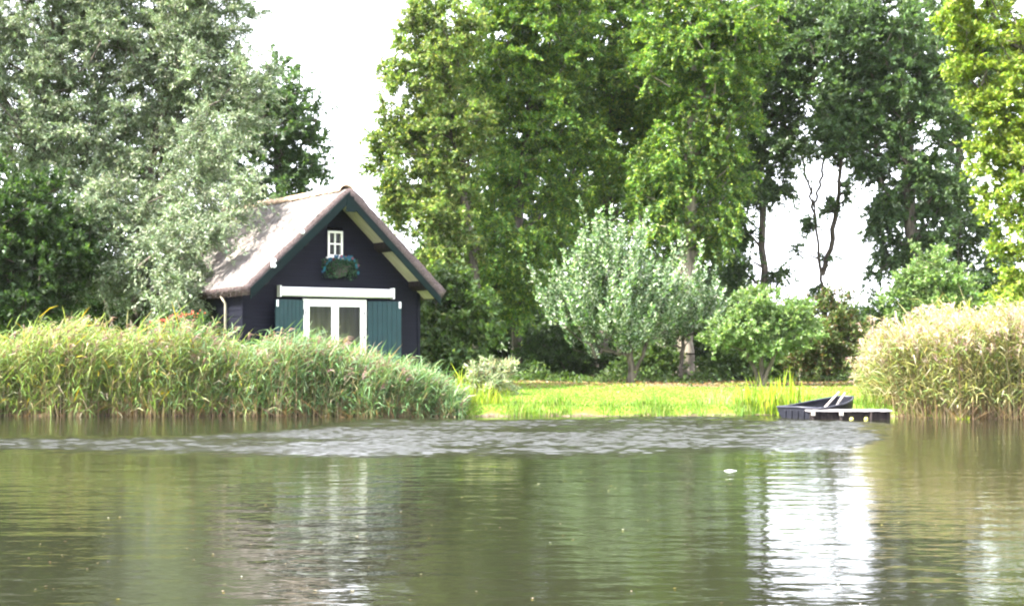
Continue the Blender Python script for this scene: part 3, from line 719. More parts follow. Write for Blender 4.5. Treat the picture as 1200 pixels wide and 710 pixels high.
# ------------------------------------------------------------------ trees
make_tree('silver_willow', 'tall silver-grey willow filling the far left edge of the picture', 'tree', (55, 45.5),
          [(30, 40, 80, 90), (100, 60, 70, 90), (20, 140, 70, 70), (85, 160, 65, 65), (60, -40, 90, 70), (115, 215, 45, 55), (105, 265, 35, 50, -2), (-60, 90, 80, 120)],
          640, WILLOW, 11, (0.13, 0.050), 9, 17, 0.85, 0.2, 0.3, trunk_r=0.2, mat='silver_leaf', shell=0.42, stems=3)
make_tree('silver_willow', 'silver-grey willow hanging over the left slope of the thatched roof', 'tree', (155, 45.6),
          [(200, 60, 75, 80), (255, 100, 58, 80, -1), (175, 150, 75, 70), (235, 190, 58, 58, -2.5), (170, 240, 66, 60, -1.5), (212, 285, 42, 55, -4), (150, 320, 60, 45, -2), (225, 0, 85, 70), (278, 228, 22, 36, -4), (252, 275, 24, 36, -5), (130, 10, 60, 70), (205, 345, 34, 30, -5)],
          700, WILLOW, 12, (0.125, 0.048), 9, 17, 0.8, 0.2, 0.3, trunk=[(155, 440), (160, 330), (175, 180), (195, 90), (215, 0)], trunk_r=0.2, mat='silver_leaf', bark='bark', shell=0.44, stems=3)
make_tree('alder_tree', 'dark green tree in the shade of the willows at the far left', 'tree', (10, 42.5),
          [(20, 255, 62, 60), (-30, 300, 60, 60), (55, 320, 50, 45), (80, 290, 36, 40), (10, 350, 70, 40)], 420, DARK, 13, (0.15, 0.09), 6, 13, 0.7, trunk_r=0.16, shell=0.4, stems=2)  # deep green palette also carries the shade under the willows
make_tree('alder_tree', 'dark green tree rising just behind the thatched ridge', 'tree', (335, 56),
          [(340, 150, 45, 60), (362, 190, 26, 30), (320, 120, 50, 55), (330, 220, 50, 40), (290, 170, 50, 60)], 260, ASHD, 14, (0.16, 0.09), 6, 13, 0.75, trunk_r=0.2, shell=0.45)
make_tree('alder_tree', 'dark tree behind the willows, left of the cottage roof', 'tree', (215, 60),
          [(200, 150, 80, 90), (130, 200, 70, 80), (240, 230, 70, 60), (170, 300, 90, 60)], 170, ASHD, 15, (0.18, 0.10), 6, 13, 0.9, trunk_r=0.24, shell=0.45)
make_tree('alder_tree', 'dark tree behind the willows at the left picture edge', 'tree', (60, 62),
          [(40, 120, 90, 90), (60, 230, 90, 80), (-40, 200, 80, 90), (60, 320, 100, 50)], 170, ASHD, 16, (0.18, 0.10), 6, 13, 0.9, trunk_r=0.24, shell=0.45)

make_tree('maple_tree', 'loose yellow-green tree right of the cottage gable with its crown against the sky', 'tree', (545, 55),
          [(490, 110, 48, 60), (520, 50, 55, 55), (470, 180, 40, 45), (505, 230, 50, 50), (530, 150, 50, 60), (465, 235, 24, 24), (520, 300, 45, 45), (500, 20, 28, 26)],
          540, LOOSE, 21, (0.14, 0.09), 7, 14, 0.72, 0.25, 0.3, trunk=[(560, 440), (558, 330), (540, 200), (520, 80)], trunk_r=0.2, shell=0.4)
make_tree('ash_tree', 'tall bright green ash with its trunk rising from the dark thicket', 'tree', (605, 58),
          [(590, 90, 60, 70), (640, 50, 70, 70), (600, 190, 60, 55), (570, 260, 40, 40), (650, 140, 55, 55), (620, 0, 80, 50), (600, 330, 40, 28), (655, 225, 22, 22), (690, 180, 36, 36), (640, 275, 34, 26), (560, 320, 30, 26), (600, 290, 46, 40, -2), (625, 345, 34, 24, -2), (585, 360, 30, 20, -2)],
          720, ASH, 22, (0.145, 0.085), 7, 14, 0.85, 0.1, 0.5, trunk=[(605, 442), (604, 330), (612, 200), (625, 60)], trunk_r=0.24, shell=0.38, tint_spread=.2, fine=2.6)
make_tree('ash_tree', 'broad bright green ash above the silvery tree on the lawn', 'tree', (706, 62),
          [(720, 60, 80, 80), (690, 120, 55, 55), (745, 150, 60, 60), (700, -20, 90, 60), (770, 90, 60, 70), (725, 215, 45, 38), (690, 245, 26, 20), (700, 285, 30, 20)],
          640, ASH, 23, (0.15, 0.088), 7, 14, 0.9, 0.1, 0.5, trunk=[(706, 443), (706, 330), (715, 200), (720, 60)], trunk_r=0.3, shell=0.38, tint_spread=.2, fine=2.6)
make_tree('ash_tree', 'thick-trunked green ash beside the silvery trees', 'tree', (803, 57),
          [(800, 60, 70, 80), (840, 110, 55, 60), (800, 180, 55, 48), (790, 250, 48, 44), (850, 30, 70, 70), (835, 260, 34, 36), (770, 215, 40, 40), (845, 200, 40, 36)],
          640, ASH, 24, (0.145, 0.085), 7, 14, 0.85, 0.1, 0.5, trunk=[(803, 442), (803, 380), (808, 250), (815, 60)], trunk_r=0.36, bark='bark_pale', shell=0.4, tint_spread=.2, fine=2.6)
make_tree('ash_tree', 'dark slender ash whose bare trunk stands left of the bright gap', 'tree', (894, 63),
          [(890, 70, 60, 80), (930, 100, 50, 70), (900, 170, 40, 40), (870, 215, 40, 30), (865, 270, 30, 22), (915, 215, 16, 14), (940, 20, 70, 60), (912, 318, 12, 9), (865, 315, 22, 16)],
          540, ASHD, 25, (0.18, 0.10), 7, 14, 0.8, 0.1, 0.5, trunk=[(896, 443), (896, 330), (893, 230), (893, 60)], trunk_r=0.17, shell=0.4)
make_tree('young_tree', 'thin forked young tree standing alone in the bright gap', 'tree', (966, 66),
          [(948, 178, 14, 14), (985, 180, 20, 14), (975, 245, 10, 10), (950, 262, 8, 8), (938, 290, 7, 7), (955, 335, 9, 6), (990, 225, 8, 12), (970, 300, 6, 6)],
          60, ASHD, 26, (0.17, 0.09), 5, 12, 0.55, 0.1, 0.3, trunk=[(966, 445), (965, 340), (962, 318), (957, 270), (955, 240), (950, 175)], trunk_r=0.13, shell=0.5,
          limbs=[[(964, 322), (974, 290), (980, 250), (986, 200), (990, 165)], [(955, 242), (962, 215), (968, 175)], [(956, 255), (948, 215), (941, 185)]])
make_tree('oak_tree', 'dark tree with a stout trunk right of the bright gap', 'tree', (1068, 60),
          [(1040, 70, 70, 70), (1080, 130, 60, 70), (1020, 150, 45, 36), (1060, 210, 45, 40), (1040, 255, 26, 30), (1100, 220, 40, 40), (1010, 40, 60, 60), (1022, 320, 14, 10), (1050, 295, 28, 26), (985, 150, 30, 30), (1020, 190, 26, 22), (1090, 280, 30, 26), (1000, 110, 40, 45)],
          640, ASHD, 27, (0.17, 0.11), 7, 14, 0.8, 0.15, 0.35, trunk=[(1070, 442), (1070, 300), (1066, 200), (1060, 60)], trunk_r=0.3, shell=0.42)
make_tree('oak_tree', 'dark many-stemmed tree behind the yellow-green one at the right', 'tree', (1120, 66),
          [(1130, 120, 50, 80), (1115, 220, 35, 40), (1140, 270, 30, 36), (1150, 60, 60, 70), (1105, 30, 45, 45), (1105, 100, 30, 40), (1110, 300, 24, 20), (1160, 320, 30, 30)],
          420, ASHD, 28, (0.18, 0.10), 6, 13, 0.8, 0.15, 0.3, trunk_r=0.18, shell=0.45, stems=3)
make_tree('poplar_tree', 'sunlit yellow-green tree at the upper right edge above the reeds', 'tree', (1218, 45),
          [(1165, 50, 55, 55), (1195, 120, 55, 65), (1200, 210, 48, 60), (1130, 30, 30, 30), (1205, 290, 40, 45), (1165, 180, 26, 30), (1240, 100, 60, 120), (1180, -30, 80, 50), (1190, 335, 26, 20), (1130, 75, 20, 22), (1160, 120, 30, 26)],
          520, YEL, 29, (0.13, 0.10), 6, 14, 0.55, 0.2, 0.3, trunk_r=0.2, shell=0.42)

make_tree('whitebeam_tree', 'round silvery tree with upright white-green shoots on the lawn', 'tree', (739, 52),
          [(715, 372, 56, 34), (686, 385, 42, 26), (750, 388, 34, 28), (720, 335, 42, 30), (656, 380, 20, 20), (720, 408, 44, 14), (770, 372, 16, 28), (700, 320, 24, 20)],
          270, SILV, 31, (0.125, 0.075), 1, 75, 2.0, 5.0, 0.0, trunk=[(739, 448), (739, 420), (736, 390), (732, 330)], trunk_r=0.13, mat='silver_leaf', shell=0.45, stems=2, flat=1.0, upn=0.3, wand=True)
make_tree('whitebeam_tree', 'narrower silvery tree half hidden on the right of the round one', 'tree', (797, 54.5),
          [(806, 372, 26, 30), (795, 395, 28, 20), (825, 385, 14, 20)],
          95, SILV, 32, (0.125, 0.075), 1, 70, 1.9, 5.0, 0.0, trunk_r=0.08, mat='silver_leaf', shell=0.45, flat=1.0, upn=0.3, wand=True)
make_tree('apple_tree', 'small light green apple tree beside the moored boat', 'tree', (892, 49.5),
          [(895, 365, 42, 28), (870, 385, 35, 26), (920, 390, 35, 28), (890, 395, 50, 20), (845, 398, 16, 12), (938, 370, 16, 18)],
          230, APPLE, 33, (0.12, 0.075), 6, 14, 0.5, 0.35, 0.15, trunk=[(892, 450), (892, 425), (892, 400), (893, 370)], trunk_r=0.08, shell=0.4, stems=3)
def shrub(name, label, base, blobs, n_cl, pal, seed, **k):
    kw = dict(leaf=(0.13, 0.08), twigs=6, per=12, tl=0.55, up=0.3, droop=0.15, trunk_r=0.06, shell=0.45, stems=3, crown_name='foliage', fine=1.55)
    kw.update(k)
    return make_tree(name, label, 'shrub', base, blobs, n_cl, pal, seed, **kw)
shrub('shrub', 'brownish green bush right of the small apple tree', (972, 53), [(965, 390, 40, 40), (990, 400, 30, 36), (955, 420, 35, 22), (975, 360, 26, 18)], 190, BROWN, 41)
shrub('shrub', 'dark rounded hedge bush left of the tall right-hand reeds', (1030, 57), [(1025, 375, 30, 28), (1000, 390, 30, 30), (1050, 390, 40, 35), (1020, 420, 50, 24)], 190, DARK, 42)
shrub('shrub', 'light green bush showing above the right-hand reeds', (1095, 51), [(1090, 325, 38, 36), (1110, 345, 32, 30), (1060, 345, 24, 22), (1095, 385, 50, 40), (1130, 365, 30, 30)], 260, APPLE, 43)
shrub('shrub', 'dark bush in front of the yellow-green tree at the right edge', (1158, 55), [(1155, 350, 28, 30), (1180, 370, 40, 40), (1150, 400, 40, 30)], 150, DARK, 44)
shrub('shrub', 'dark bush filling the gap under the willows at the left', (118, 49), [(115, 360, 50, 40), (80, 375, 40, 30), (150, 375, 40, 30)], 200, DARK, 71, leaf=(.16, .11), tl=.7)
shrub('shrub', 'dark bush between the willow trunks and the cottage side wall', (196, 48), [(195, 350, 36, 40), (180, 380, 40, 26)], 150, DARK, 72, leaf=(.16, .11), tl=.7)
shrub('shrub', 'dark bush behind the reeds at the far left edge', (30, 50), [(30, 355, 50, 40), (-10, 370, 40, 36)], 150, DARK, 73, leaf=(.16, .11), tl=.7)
shrub('hazel_shrub', 'leafy hazel bush right behind the cottage gable corner', (525, 47.5), [(520, 340, 34, 26), (505, 375, 34, 36), (550, 370, 34, 30), (525, 410, 45, 30)], 260, BUSH, 45, leaf=(0.14, 0.10))
shrub('shrub', 'ivy-like dark bush between the ash trunk and the silvery tree', (668, 57), [(665, 415, 40, 26), (690, 425, 30, 20), (640, 420, 30, 24)], 150, DARK, 46)
shrub('shrub', 'low dark bush under the branches of the silvery tree', (765, 56), [(770, 425, 28, 18), (745, 430, 24, 14)], 90, BUSH, 47)
shrub('shrub', 'low dark bush behind the small apple tree', (865, 55), [(860, 425, 30, 20), (835, 432, 18, 12), (905, 425, 35, 20)], 120, BUSH, 48)
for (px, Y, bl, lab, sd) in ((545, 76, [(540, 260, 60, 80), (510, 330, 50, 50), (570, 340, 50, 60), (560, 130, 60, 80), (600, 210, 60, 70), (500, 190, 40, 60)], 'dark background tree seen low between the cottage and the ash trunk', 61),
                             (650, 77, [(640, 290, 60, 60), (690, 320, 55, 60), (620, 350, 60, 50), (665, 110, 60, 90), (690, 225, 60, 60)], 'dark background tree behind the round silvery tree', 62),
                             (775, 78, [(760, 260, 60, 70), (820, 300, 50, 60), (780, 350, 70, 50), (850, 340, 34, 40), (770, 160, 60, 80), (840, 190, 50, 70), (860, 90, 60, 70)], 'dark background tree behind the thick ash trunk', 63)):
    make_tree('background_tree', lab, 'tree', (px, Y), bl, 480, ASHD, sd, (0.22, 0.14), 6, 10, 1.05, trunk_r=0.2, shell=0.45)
# the dim thicket behind the lawn: one row of dark undergrowth, bush by bush
ROW = [(520, 66, 360, 48, 60), (575, 64, 385, 46, 52), (630, 68, 370, 48, 60), (685, 67, 380, 46, 54), (735, 70, 365, 48, 62), (790, 68, 375, 46, 58), (845, 70, 370, 44, 60), (890, 72, 405, 34, 36), (935, 72, 412, 34, 30), (985, 74, 408, 36, 32)]
wrd = ['leftmost', 'second from left', 'third from left', 'fourth from left', 'fifth from left', 'sixth from left', 'seventh from left', 'eighth from left', 'ninth from left', 'rightmost']
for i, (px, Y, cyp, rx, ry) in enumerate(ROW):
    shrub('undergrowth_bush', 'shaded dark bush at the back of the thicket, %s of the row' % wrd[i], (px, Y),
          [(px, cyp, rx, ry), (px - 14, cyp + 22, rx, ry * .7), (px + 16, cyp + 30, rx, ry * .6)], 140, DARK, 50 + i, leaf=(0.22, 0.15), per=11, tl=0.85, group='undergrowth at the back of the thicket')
shrub('flowering_shrub', 'dark shrub with orange-red blossoms left of the cottage corner', (213, 39.2), [(215, 385, 30, 16), (240, 392, 18, 12)], 70, [(6, (0.04, 0.07, 0.03), 0.2)], 70, leaf=(.09, .06), tl=0.35)
fs = bpy.data.objects[-1] if False else [o for o in bpy.data.objects if o.name.startswith('flowering_shrub')][0]
nb = 160
pos = np.array(at(208, 372, 39.0)) - np.array(fs.location) + rng.normal(0, 1, (nb, 3)) * np.array([0.24, 0.15, 0.05]); pos[:, 2] += pos[:, 0] * 0.18
v, f = leaf_quads(pos, unit(rng.normal(size=(nb, 3))), unit(rng.normal(size=(nb, 3)) + np.array([0, -1, .5])), rng.uniform(.06, .10, nb), rng.uniform(.05, .08, nb))
tag(link('blossom', np_mesh('red_blossom', v, f, M['petal'], cols=np.repeat(pick_colors(rng, nb, [(3, (0.45, 0.06, 0.03), .2), (1, (0.5, 0.14, 0.08), .2)]), 4, 0)), fs), kind='stuff')

# ------------------------------------------------------------------ reeds
def ribbons(P, W, side):
    """P (n,k,3) centre lines, W (n,k) widths, side (n,3) -> quads"""
    n, k, _ = P.shape
    a = P - side[:, None, :] * W[:, :, None] * 0.5; b = P + side[:, None, :] * W[:, :, None] * 0.5
    V = np.stack([a, b], 2).reshape(-1, 3)
    base = (np.arange(n) * 2 * k)[:, None]; j = np.arange(k - 1)[None, :]
    Fq = np.stack([base + 2 * j, base + 2 * j + 1, base + 2 * j + 3, base + 2 * j + 2], 2).reshape(-1, 4)
    return V, Fq, np.repeat(np.arange(n), 2 * k)

def reed_bed(name, label, xs, ys, hs, palette_fn, seed, wind=(0.35, 0.0), plume=0.5, nleaf=9, lean_fn=None, leaf_from=0.12, dead=0.7, plume_col=None):
    rng = np.random.default_rng(seed)
    n = len(xs); z0 = np.maximum(ground_z(xs, ys), -0.25)
    base = np.stack([xs, ys, z0], 1)
    lean = rng.normal(0, 0.15, (n, 2)) + np.array(wind)[None] * rng.uniform(0.2, 1.0, (n, 1)) * 0.45
    if lean_fn is not None: lean = lean + lean_fn(xs, ys)
    def stem_pt(i, t):
        h = hs[i]
        return base[i] + np.stack([lean[i, 0] * h * t ** 1.8, lean[i, 1] * h * t ** 1.8, h * t * (1 - 0.10 * t * (lean[i] ** 2).sum(1))], 1)
    Vs, Fs, Cs, off = [], [], [], 0
    def push(V, Fq, c):
        nonlocal off
        Vs.append(V); Fs.append(Fq + off); Cs.append(c); off += len(V)
    ti = np.linspace(0, 1, 5); idx = np.arange(n)
    P = np.stack([stem_pt(idx, np.full(n, t)) for t in ti], 1)
    a = rng.uniform(0, 6.28, n); side = np.stack([np.cos(a), np.sin(a) * 0.3, 0 * a], 1)
    V, Fq, own = ribbons(P, np.tile(np.array([0.016, 0.015, 0.013, 0.010, 0.006]), (n, 1)), unit(side))
    sc = pick_colors(rng, n, [(4, (0.20, 0.15, 0.075), 0.25), (2, (0.13, 0.15, 0.04), 0.2), (2, (0.30, 0.24, 0.14), 0.2)])
    push(V, Fq, sc[own])
    li = np.repeat(idx, nleaf); m = len(li)
    t0 = np.tile(np.linspace(leaf_from, 0.97, nleaf), n) + rng.uniform(-0.04, 0.04, m); t0 = np.clip(t0, 0.05, 1)
    p0 = stem_pt(li, t0)
    az = rng.uniform(0, 2 * np.pi, m)
    hd = unit(np.stack([np.cos(az) + wind[0] * 2.0, np.sin(az) + wind[1] * 2.0], 1))
    ll = rng.uniform(0.28, 0.68, m) * (0.75 + 0.25 * hs[li] / 2.3)
    rise = rng.uniform(0.4, 1.3, m); drp = rng.uniform(0.1, 0.8, m) + 0.5 * (rng.random(m) < 0.2)
    pts = []
    for t in (0, 0.5, 1.0):
        pts.append(p0 + np.concatenate([hd * (ll * t * (1 - 0.12 * t))[:, None], (ll * (rise * t - drp * t * t))[:, None]], 1))
    P = np.stack(pts, 1)
    side = unit(np.stack([-hd[:, 1], hd[:, 0], rng.normal(0, 0.6, m)], 1))
    W = rng.uniform(0.016, 0.034, m)[:, None] * np.array([[0.7, 1.0, 0.08]])
    V, Fq, own = ribbons(P, W, side)
    lc = palette_fn(rng, p0, t0, li)
    push(V, Fq, lc[own])
    # dry, broken stalks low at the waterline
    nd = int(n * dead); di = rng.choice(n, nd)
    pb = base[di] + rng.normal(0, 0.12, (nd, 3)) * np.array([1, 1, 0]); 
    dv = unit(np.stack([rng.normal(0, 0.55, nd), rng.normal(-0.15, 0.35, nd), rng.uniform(0.3, 1, nd)], 1)); dl = rng.uniform(0.3, 0.9, nd)
    P = np.stack([pb, pb + dv * dl[:, None] * 0.5, pb + dv * dl[:, None] + np.array([0, 0, -0.05])], 1)
    V, Fq, own = ribbons(P, np.tile(np.array([0.016, 0.014, 0.006]), (nd, 1)), unit(rng.normal(size=(nd, 3)) * np.array([1, .4, .3])))
    push(V, Fq, pick_colors(rng, nd, [(3, (0.26, 0.19, 0.11), 0.25), (2, (0.14, 0.09, 0.05), 0.3)])[own])
    # feathery plumes
    pi_ = np.where(rng.random(n) < plume)[0]; per = 9
    pl = np.repeat(pi_, per); m = len(pl)
    tip = stem_pt(pl, np.full(m, 1.0)); q0 = tip + np.array([0, 0, -1]) * (rng.random(m) * 0.16)[:, None]
    az = rng.uniform(0, 6.28, m); hd = np.stack([np.cos(az) * 0.45 + wind[0] * 1.6, np.sin(az) * 0.45], 1); ln = rng.uniform(0.10, 0.24, m)
    P = np.stack([q0, q0 + np.concatenate([hd * (ln * .5)[:, None], (ln * 0.45)[:, None]], 1), q0 + np.concatenate([hd * (ln * 1.1)[:, None], (ln * 0.35)[:, None]], 1)], 1)
    V, Fq, own = ribbons(P, np.tile(np.array([0.012, 0.026, 0.006]), (m, 1)), unit(rng.normal(size=(m, 3))))
    push(V, Fq, pick_colors(rng, m, plume_col or [(3, (0.20, 0.12, 0.115), 0.25), (2, (0.28, 0.20, 0.16), 0.25)])[own])
    o = link(name, np_mesh(name, np.concatenate(Vs), np.concatenate(Fs), M['reed'], cols=np.concatenate(Cs)))
    tag(o, label, 'reeds', kind='stuff')
    return o

# left bed: in front of the willows and the cottage, dropping towards the lawn
rr = np.random.default_rng(81)
n = 5000
xs = rr.uniform(-16.5, -1.3, n); ys = shore(xs) - 0.45 + 2.9 * rr.random(n) ** 1.35
TOPX = np.array([-60, 0, 60, 130, 200, 250, 300, 350, 400, 440, 470, 495, 520, 545, 575]); TOPY = np.array([392, 392, 386, 383, 388, 392, 397, 401, 405, 417, 430, 442, 456, 474, 486])
px = 600 + F_PX * xs / ys
top = CAM_Z + (HORIZON - np.interp(px, TOPX, TOPY)) / F_PX * ys
hs = np.clip((top - np.maximum(ground_z(xs, ys), -0.25)) * (0.62 + 0.36 * rr.random(n) + 0.11 * np.sin(xs * 1.9 + 0.7 * np.sin(ys * 3)) + 0.09 * np.sin(xs * 4.7 + ys * 2)) + rr.normal(0, 0.10, n), 0.25, 3.2)
def pal_left(rng, p0, t0, li):
    c = pick_colors(rng, len(p0), [(5, (0.135, 0.215, 0.06), 0.2), (4, (0.20, 0.265, 0.075), 0.2), (1.4, (0.36, 0.33, 0.21), 0.2), (0.3, (0.45, 0.34, 0.03), 0.15)])
    g = pick_colors(rng, len(p0), [(5, (0.105, 0.19, 0.08), 0.2), (3, (0.16, 0.25, 0.12), 0.2), (1.0, (0.28, 0.25, 0.15), 0.2)])
    mix = rng.random(len(p0)) < smooth(-10.5, -5.5, p0[:, 0] + rng.normal(0, 0.8, len(p0)))
    return np.where(mix[:, None], g, c)
reed_bed('reed_bed', 'long bed of green reeds along the left bank in front of the cottage', xs, ys, hs, pal_left, 82, wind=(0.34, 0.0), plume=0.22, nleaf=12)
# right bed: tall, dry, yellow-tan
rr = np.random.default_rng(83); n = 3500
xs = 9.75 + 6.6 * rr.random(n) ** 0.9; ys = shore(xs) - 0.4 + 3.2 * rr.random(n) ** 1.3
px = 600 + F_PX * xs / ys
top = CAM_Z + (HORIZON - np.interp(px, [1020, 1045, 1075, 1110, 1300], [424, 394, 374, 370, 366])) / F_PX * ys
hs = np.clip((top - np.maximum(ground_z(xs, ys), -0.25)) * (0.66 + 0.34 * rr.random(n) + 0.07 * np.sin(xs * 2.3 + ys) + 0.05 * np.sin(xs * 5.1)) + rr.normal(0, 0.10, n), 0.5, 3.4)
def pal_right(rng, p0, t0, li):
    return pick_colors(rng, len(p0), [(4, (0.35, 0.33, 0.15), 0.2), (3.5, (0.26, 0.29, 0.09), 0.2), (3.5, (0.17, 0.24, 0.08), 0.2), (1.5, (0.44, 0.39, 0.27), 0.15)])
reed_bed('reed_bed', 'tall dry yellow-tan reeds on the right bank beside the jetty', xs, ys, hs, pal_right, 84, wind=(-0.16, 0.0), plume=0.75, nleaf=10,
         lean_fn=lambda x, y: np.stack([-0.22 * smooth(11.2, 9.7, x), 0 * x], 1), leaf_from=0.22, dead=1.0, plume_col=[(3, (0.40, 0.285, 0.265), 0.2), (2, (0.46, 0.37, 0.32), 0.2)])

# ------------------------------------------------------------------ lawn grass and bank plants
def blades(name, label, xs, ys, hs, palette, seed, width=0.012, bend=0.5, cat='grass', kind='stuff', parent=None, lift=-0.01):
    rng = np.random.default_rng(seed); n = len(xs)
    z0 = ground_z(xs, ys) + lift
    b = np.stack([xs, ys, z0], 1); a = rng.uniform(0, 6.28, n)
    hd = np.stack([np.cos(a), np.sin(a), 0 * a], 1); bn = rng.uniform(0.1, 1, n) * bend
    P = np.stack([b, b + hd * (hs * bn * 0.25)[:, None] + np.array([0, 0, 1]) * (hs * .6)[:, None], b + hd * (hs * bn)[:, None] + np.array([0, 0, 1]) * hs[:, None]], 1)
    W = np.tile(np.array([1.0, 0.8, 0.08]), (n, 1)) * (width * rng.uniform(.7, 1.3, n))[:, None]
    sd = unit(np.stack([-hd[:, 1] + rng.normal(0, .5, n), hd[:, 0], 0 * a], 1))
    V, Fq, own = ribbons(P, W, sd)
    o = link(name, np_mesh(name, V, Fq, M['grass'], cols=pick_colors(rng, n, palette)[own]), parent)
    return tag(o, label, cat, kind=kind) if parent is None else tag(o, kind=kind)
rr = np.random.default_rng(91)
n = 29000
xs = rr.uniform(-1.8, 11.0, n); ys = shore(xs) + 0.0 + 14.0 * rr.random(n) ** 1.3
so = (smooth(47.6, 54.5, ys + 0.8 * np.sin(xs * 1.3) + 0.5 * np.sin(xs * 3.1)) * (0.35 + 0.65 * smooth(1.5, 4.0, xs))) * 0.75 + 0.5 * np.exp(-(((xs - 6.5) / 3.0) ** 2 + ((ys - 49.6) / 1.6) ** 2))
keep = so < rr.uniform(0.2, 0.75, n); xs, ys = xs[keep], ys[keep]
GR = [(5, (0.10, 0.19, 0.022), 0.15), (3, (0.145, 0.235, 0.026), 0.15), (0.5, (0.25, 0.27, 0.08), 0.2)]
blades('lawn_grass', 'short sunlit lawn grass between the reed beds', xs, ys, rr.uniform(0.02, 0.055, len(xs)), GR, 92, 0.03)
n = 5200
xs = rr.uniform(-1.6, 9.8, n); ys = shore(xs) + rr.uniform(-0.10, 0.55, n) - 0.22 * np.clip(np.sin(xs * 1.3 + 2) + np.sin(xs * 3.7), 0, 2) * rr.random(n)
blades('bank_grass', 'longer yellow-green grass fringe along the water edge of the lawn', xs, ys, rr.uniform(0.06, 0.22, n) * np.clip(1.0 + 0.7 * np.sin(xs * 2.1) + 0.6 * np.sin(xs * 5.3 + 1), 0.35, 2.2), GR + [(1.5, (0.30, 0.28, 0.10), .2), (1.5, (0.06, 0.10, 0.02), .2)], 93, 0.016, 0.8)

rr = np.random.default_rng(95); n = 5000
xs = rr.uniform(-1, 13, n); ys = rr.normal(52, 2.3, n); an = rr.uniform(0, 6.28, n)
v, f = leaf_tris(np.stack([xs, ys, ground_z(xs, ys) + rr.uniform(.01, .04, n)], 1), np.stack([np.cos(an), np.sin(an), rr.normal(0, .3, n)], 1), unit(rr.normal(0, .5, (n, 3)) + np.array([0, 0, 1])), rr.uniform(.06, .13, n), rr.uniform(.05, .09, n))
tag(link('leaf_litter', np_mesh('leaf_litter', v, f, M['grass'], cols=np.repeat(pick_colors(rr, n, [(3, (.20, .13, .07), .25), (2, (.30, .22, .12), .2), (1, (.10, .06, .04), .2)]), 3, 0))), 'brown fallen leaves scattered under the trees behind the lawn', 'fallen leaves', kind='stuff')
n = 9000
xs = rr.uniform(-4, 15, n); ys = rr.normal(55.0, 1.6, n) + 0.8 * np.sin(xs * 0.9); hz_ = np.clip(0.35 + 0.3 * np.sin(xs * 1.7) + 0.25 * np.sin(xs * 4.1 + ys), 0.08, 1) * rr.random(n) * 0.9
v, f = leaf_tris(np.stack([xs, ys, ground_z(xs, ys) + hz_], 1), unit(rr.normal(size=(n, 3)) + np.array([0, 0, .3])), unit(rr.normal(0, .6, (n, 3)) + np.array([0, 0, 1])), rr.uniform(.10, .2, n), rr.uniform(.07, .12, n))
tag(link('ground_cover', np_mesh('ground_cover', v, f, M['leaf'], cols=np.repeat(pick_colors(rr, n, [(4, (.05, .085, .025), .25), (2, (.08, .12, .03), .2)]), 3, 0))), 'low weeds and nettles at the foot of the shaded thicket', 'weeds', kind='stuff')

def sedge(name, label, px, Y, n, h0, h1, spread, seed, pal, width=0.03, bend=0.35, cat='plant'):
    rng = np.random.default_rng(seed); X = (px - 600) / F_PX * Y
    root = empty(name, (X, Y, float(ground_z(X, Y)))); tag(root, label, cat)
    xs = rng.normal(0, spread, n); ys = rng.normal(0, spread * 0.5, n); h = rng.uniform(h0, h1, n) * np.exp(-(xs / spread / 2.5) ** 2)
    b = np.stack([xs, ys, np.asarray(ground_z(xs + X, ys + Y)) - root.location.z - 0.02], 1); a = rng.uniform(0, 6.28, n)
    hd = np.stack([np.cos(a), np.sin(a) * .6, 0 * a], 1) * (rng.uniform(.1, 1, n) * bend)[:, None]
    P = np.stack([b + hd * (h * t ** 2)[:, None] + np.array([0, 0, 1]) * (h * t)[:, None] for t in (0, .35, .7, 1)], 1)
    W = (width * rng.uniform(.7, 1.2, n))[:, None] * np.array([[.7, 1, .8, .08]])
    sd = unit(np.stack([rng.normal(0, 1, n), rng.normal(0, .5, n), 0 * a], 1))
    V, Fq, own = ribbons(P, W, sd)
    tag(link('leaves', np_mesh(name, V, Fq, M['grass'], cols=pick_colors(rng, n, pal)[own]), root), kind='stuff')
    return root
IR = [(4, (0.22, 0.30, 0.02), .15), (2, (0.30, 0.34, 0.03), .15), (1, (0.14, 0.22, 0.02), .2), (.5, (.38, .34, .1), .2)]
sedge('iris_clump', 'bright yellow-green iris clump on the bank left of the boat', 897, 37.6, 90, 0.5, 1.0, 0.36, 101, IR, 0.032)
sedge('iris_clump', 'small upright iris tuft just behind the bow of the boat', 932, 38.2, 40, 0.4, 0.85, 0.18, 102, IR, 0.03)
sedge('iris_clump', 'tall single iris shoots standing above the iris clump', 921, 38.4, 12, 0.9, 1.35, 0.12, 103, IR, 0.035, 0.25)
sedge('sedge_clump', 'bright sedge tuft where the left reeds meet the lawn', 566, 37.7, 150, 0.3, 0.7, 0.42, 104, IR, 0.022, 0.6)
sedge('sedge_clump', 'yellow-green sedge at the low end of the left reeds', 545, 38.3, 60, 0.6, 1.15, 0.22, 105, IR, 0.03, 0.5)
sedge('sedge_clump', 'pale wispy grass tuft on the lawn edge left of the irises', 838, 37.9, 60, 0.25, 0.6, 0.3, 106, [(3, (.30, .32, .16), .2), (2, (.2, .26, .05), .2)], 0.014, 0.6)
sedge('sedge_clump', 'low yellow-green tuft at the foot of the right-hand reeds', 1128, 35.4, 40, 0.12, 0.3, 0.14, 107, IR, 0.03, 0.7)
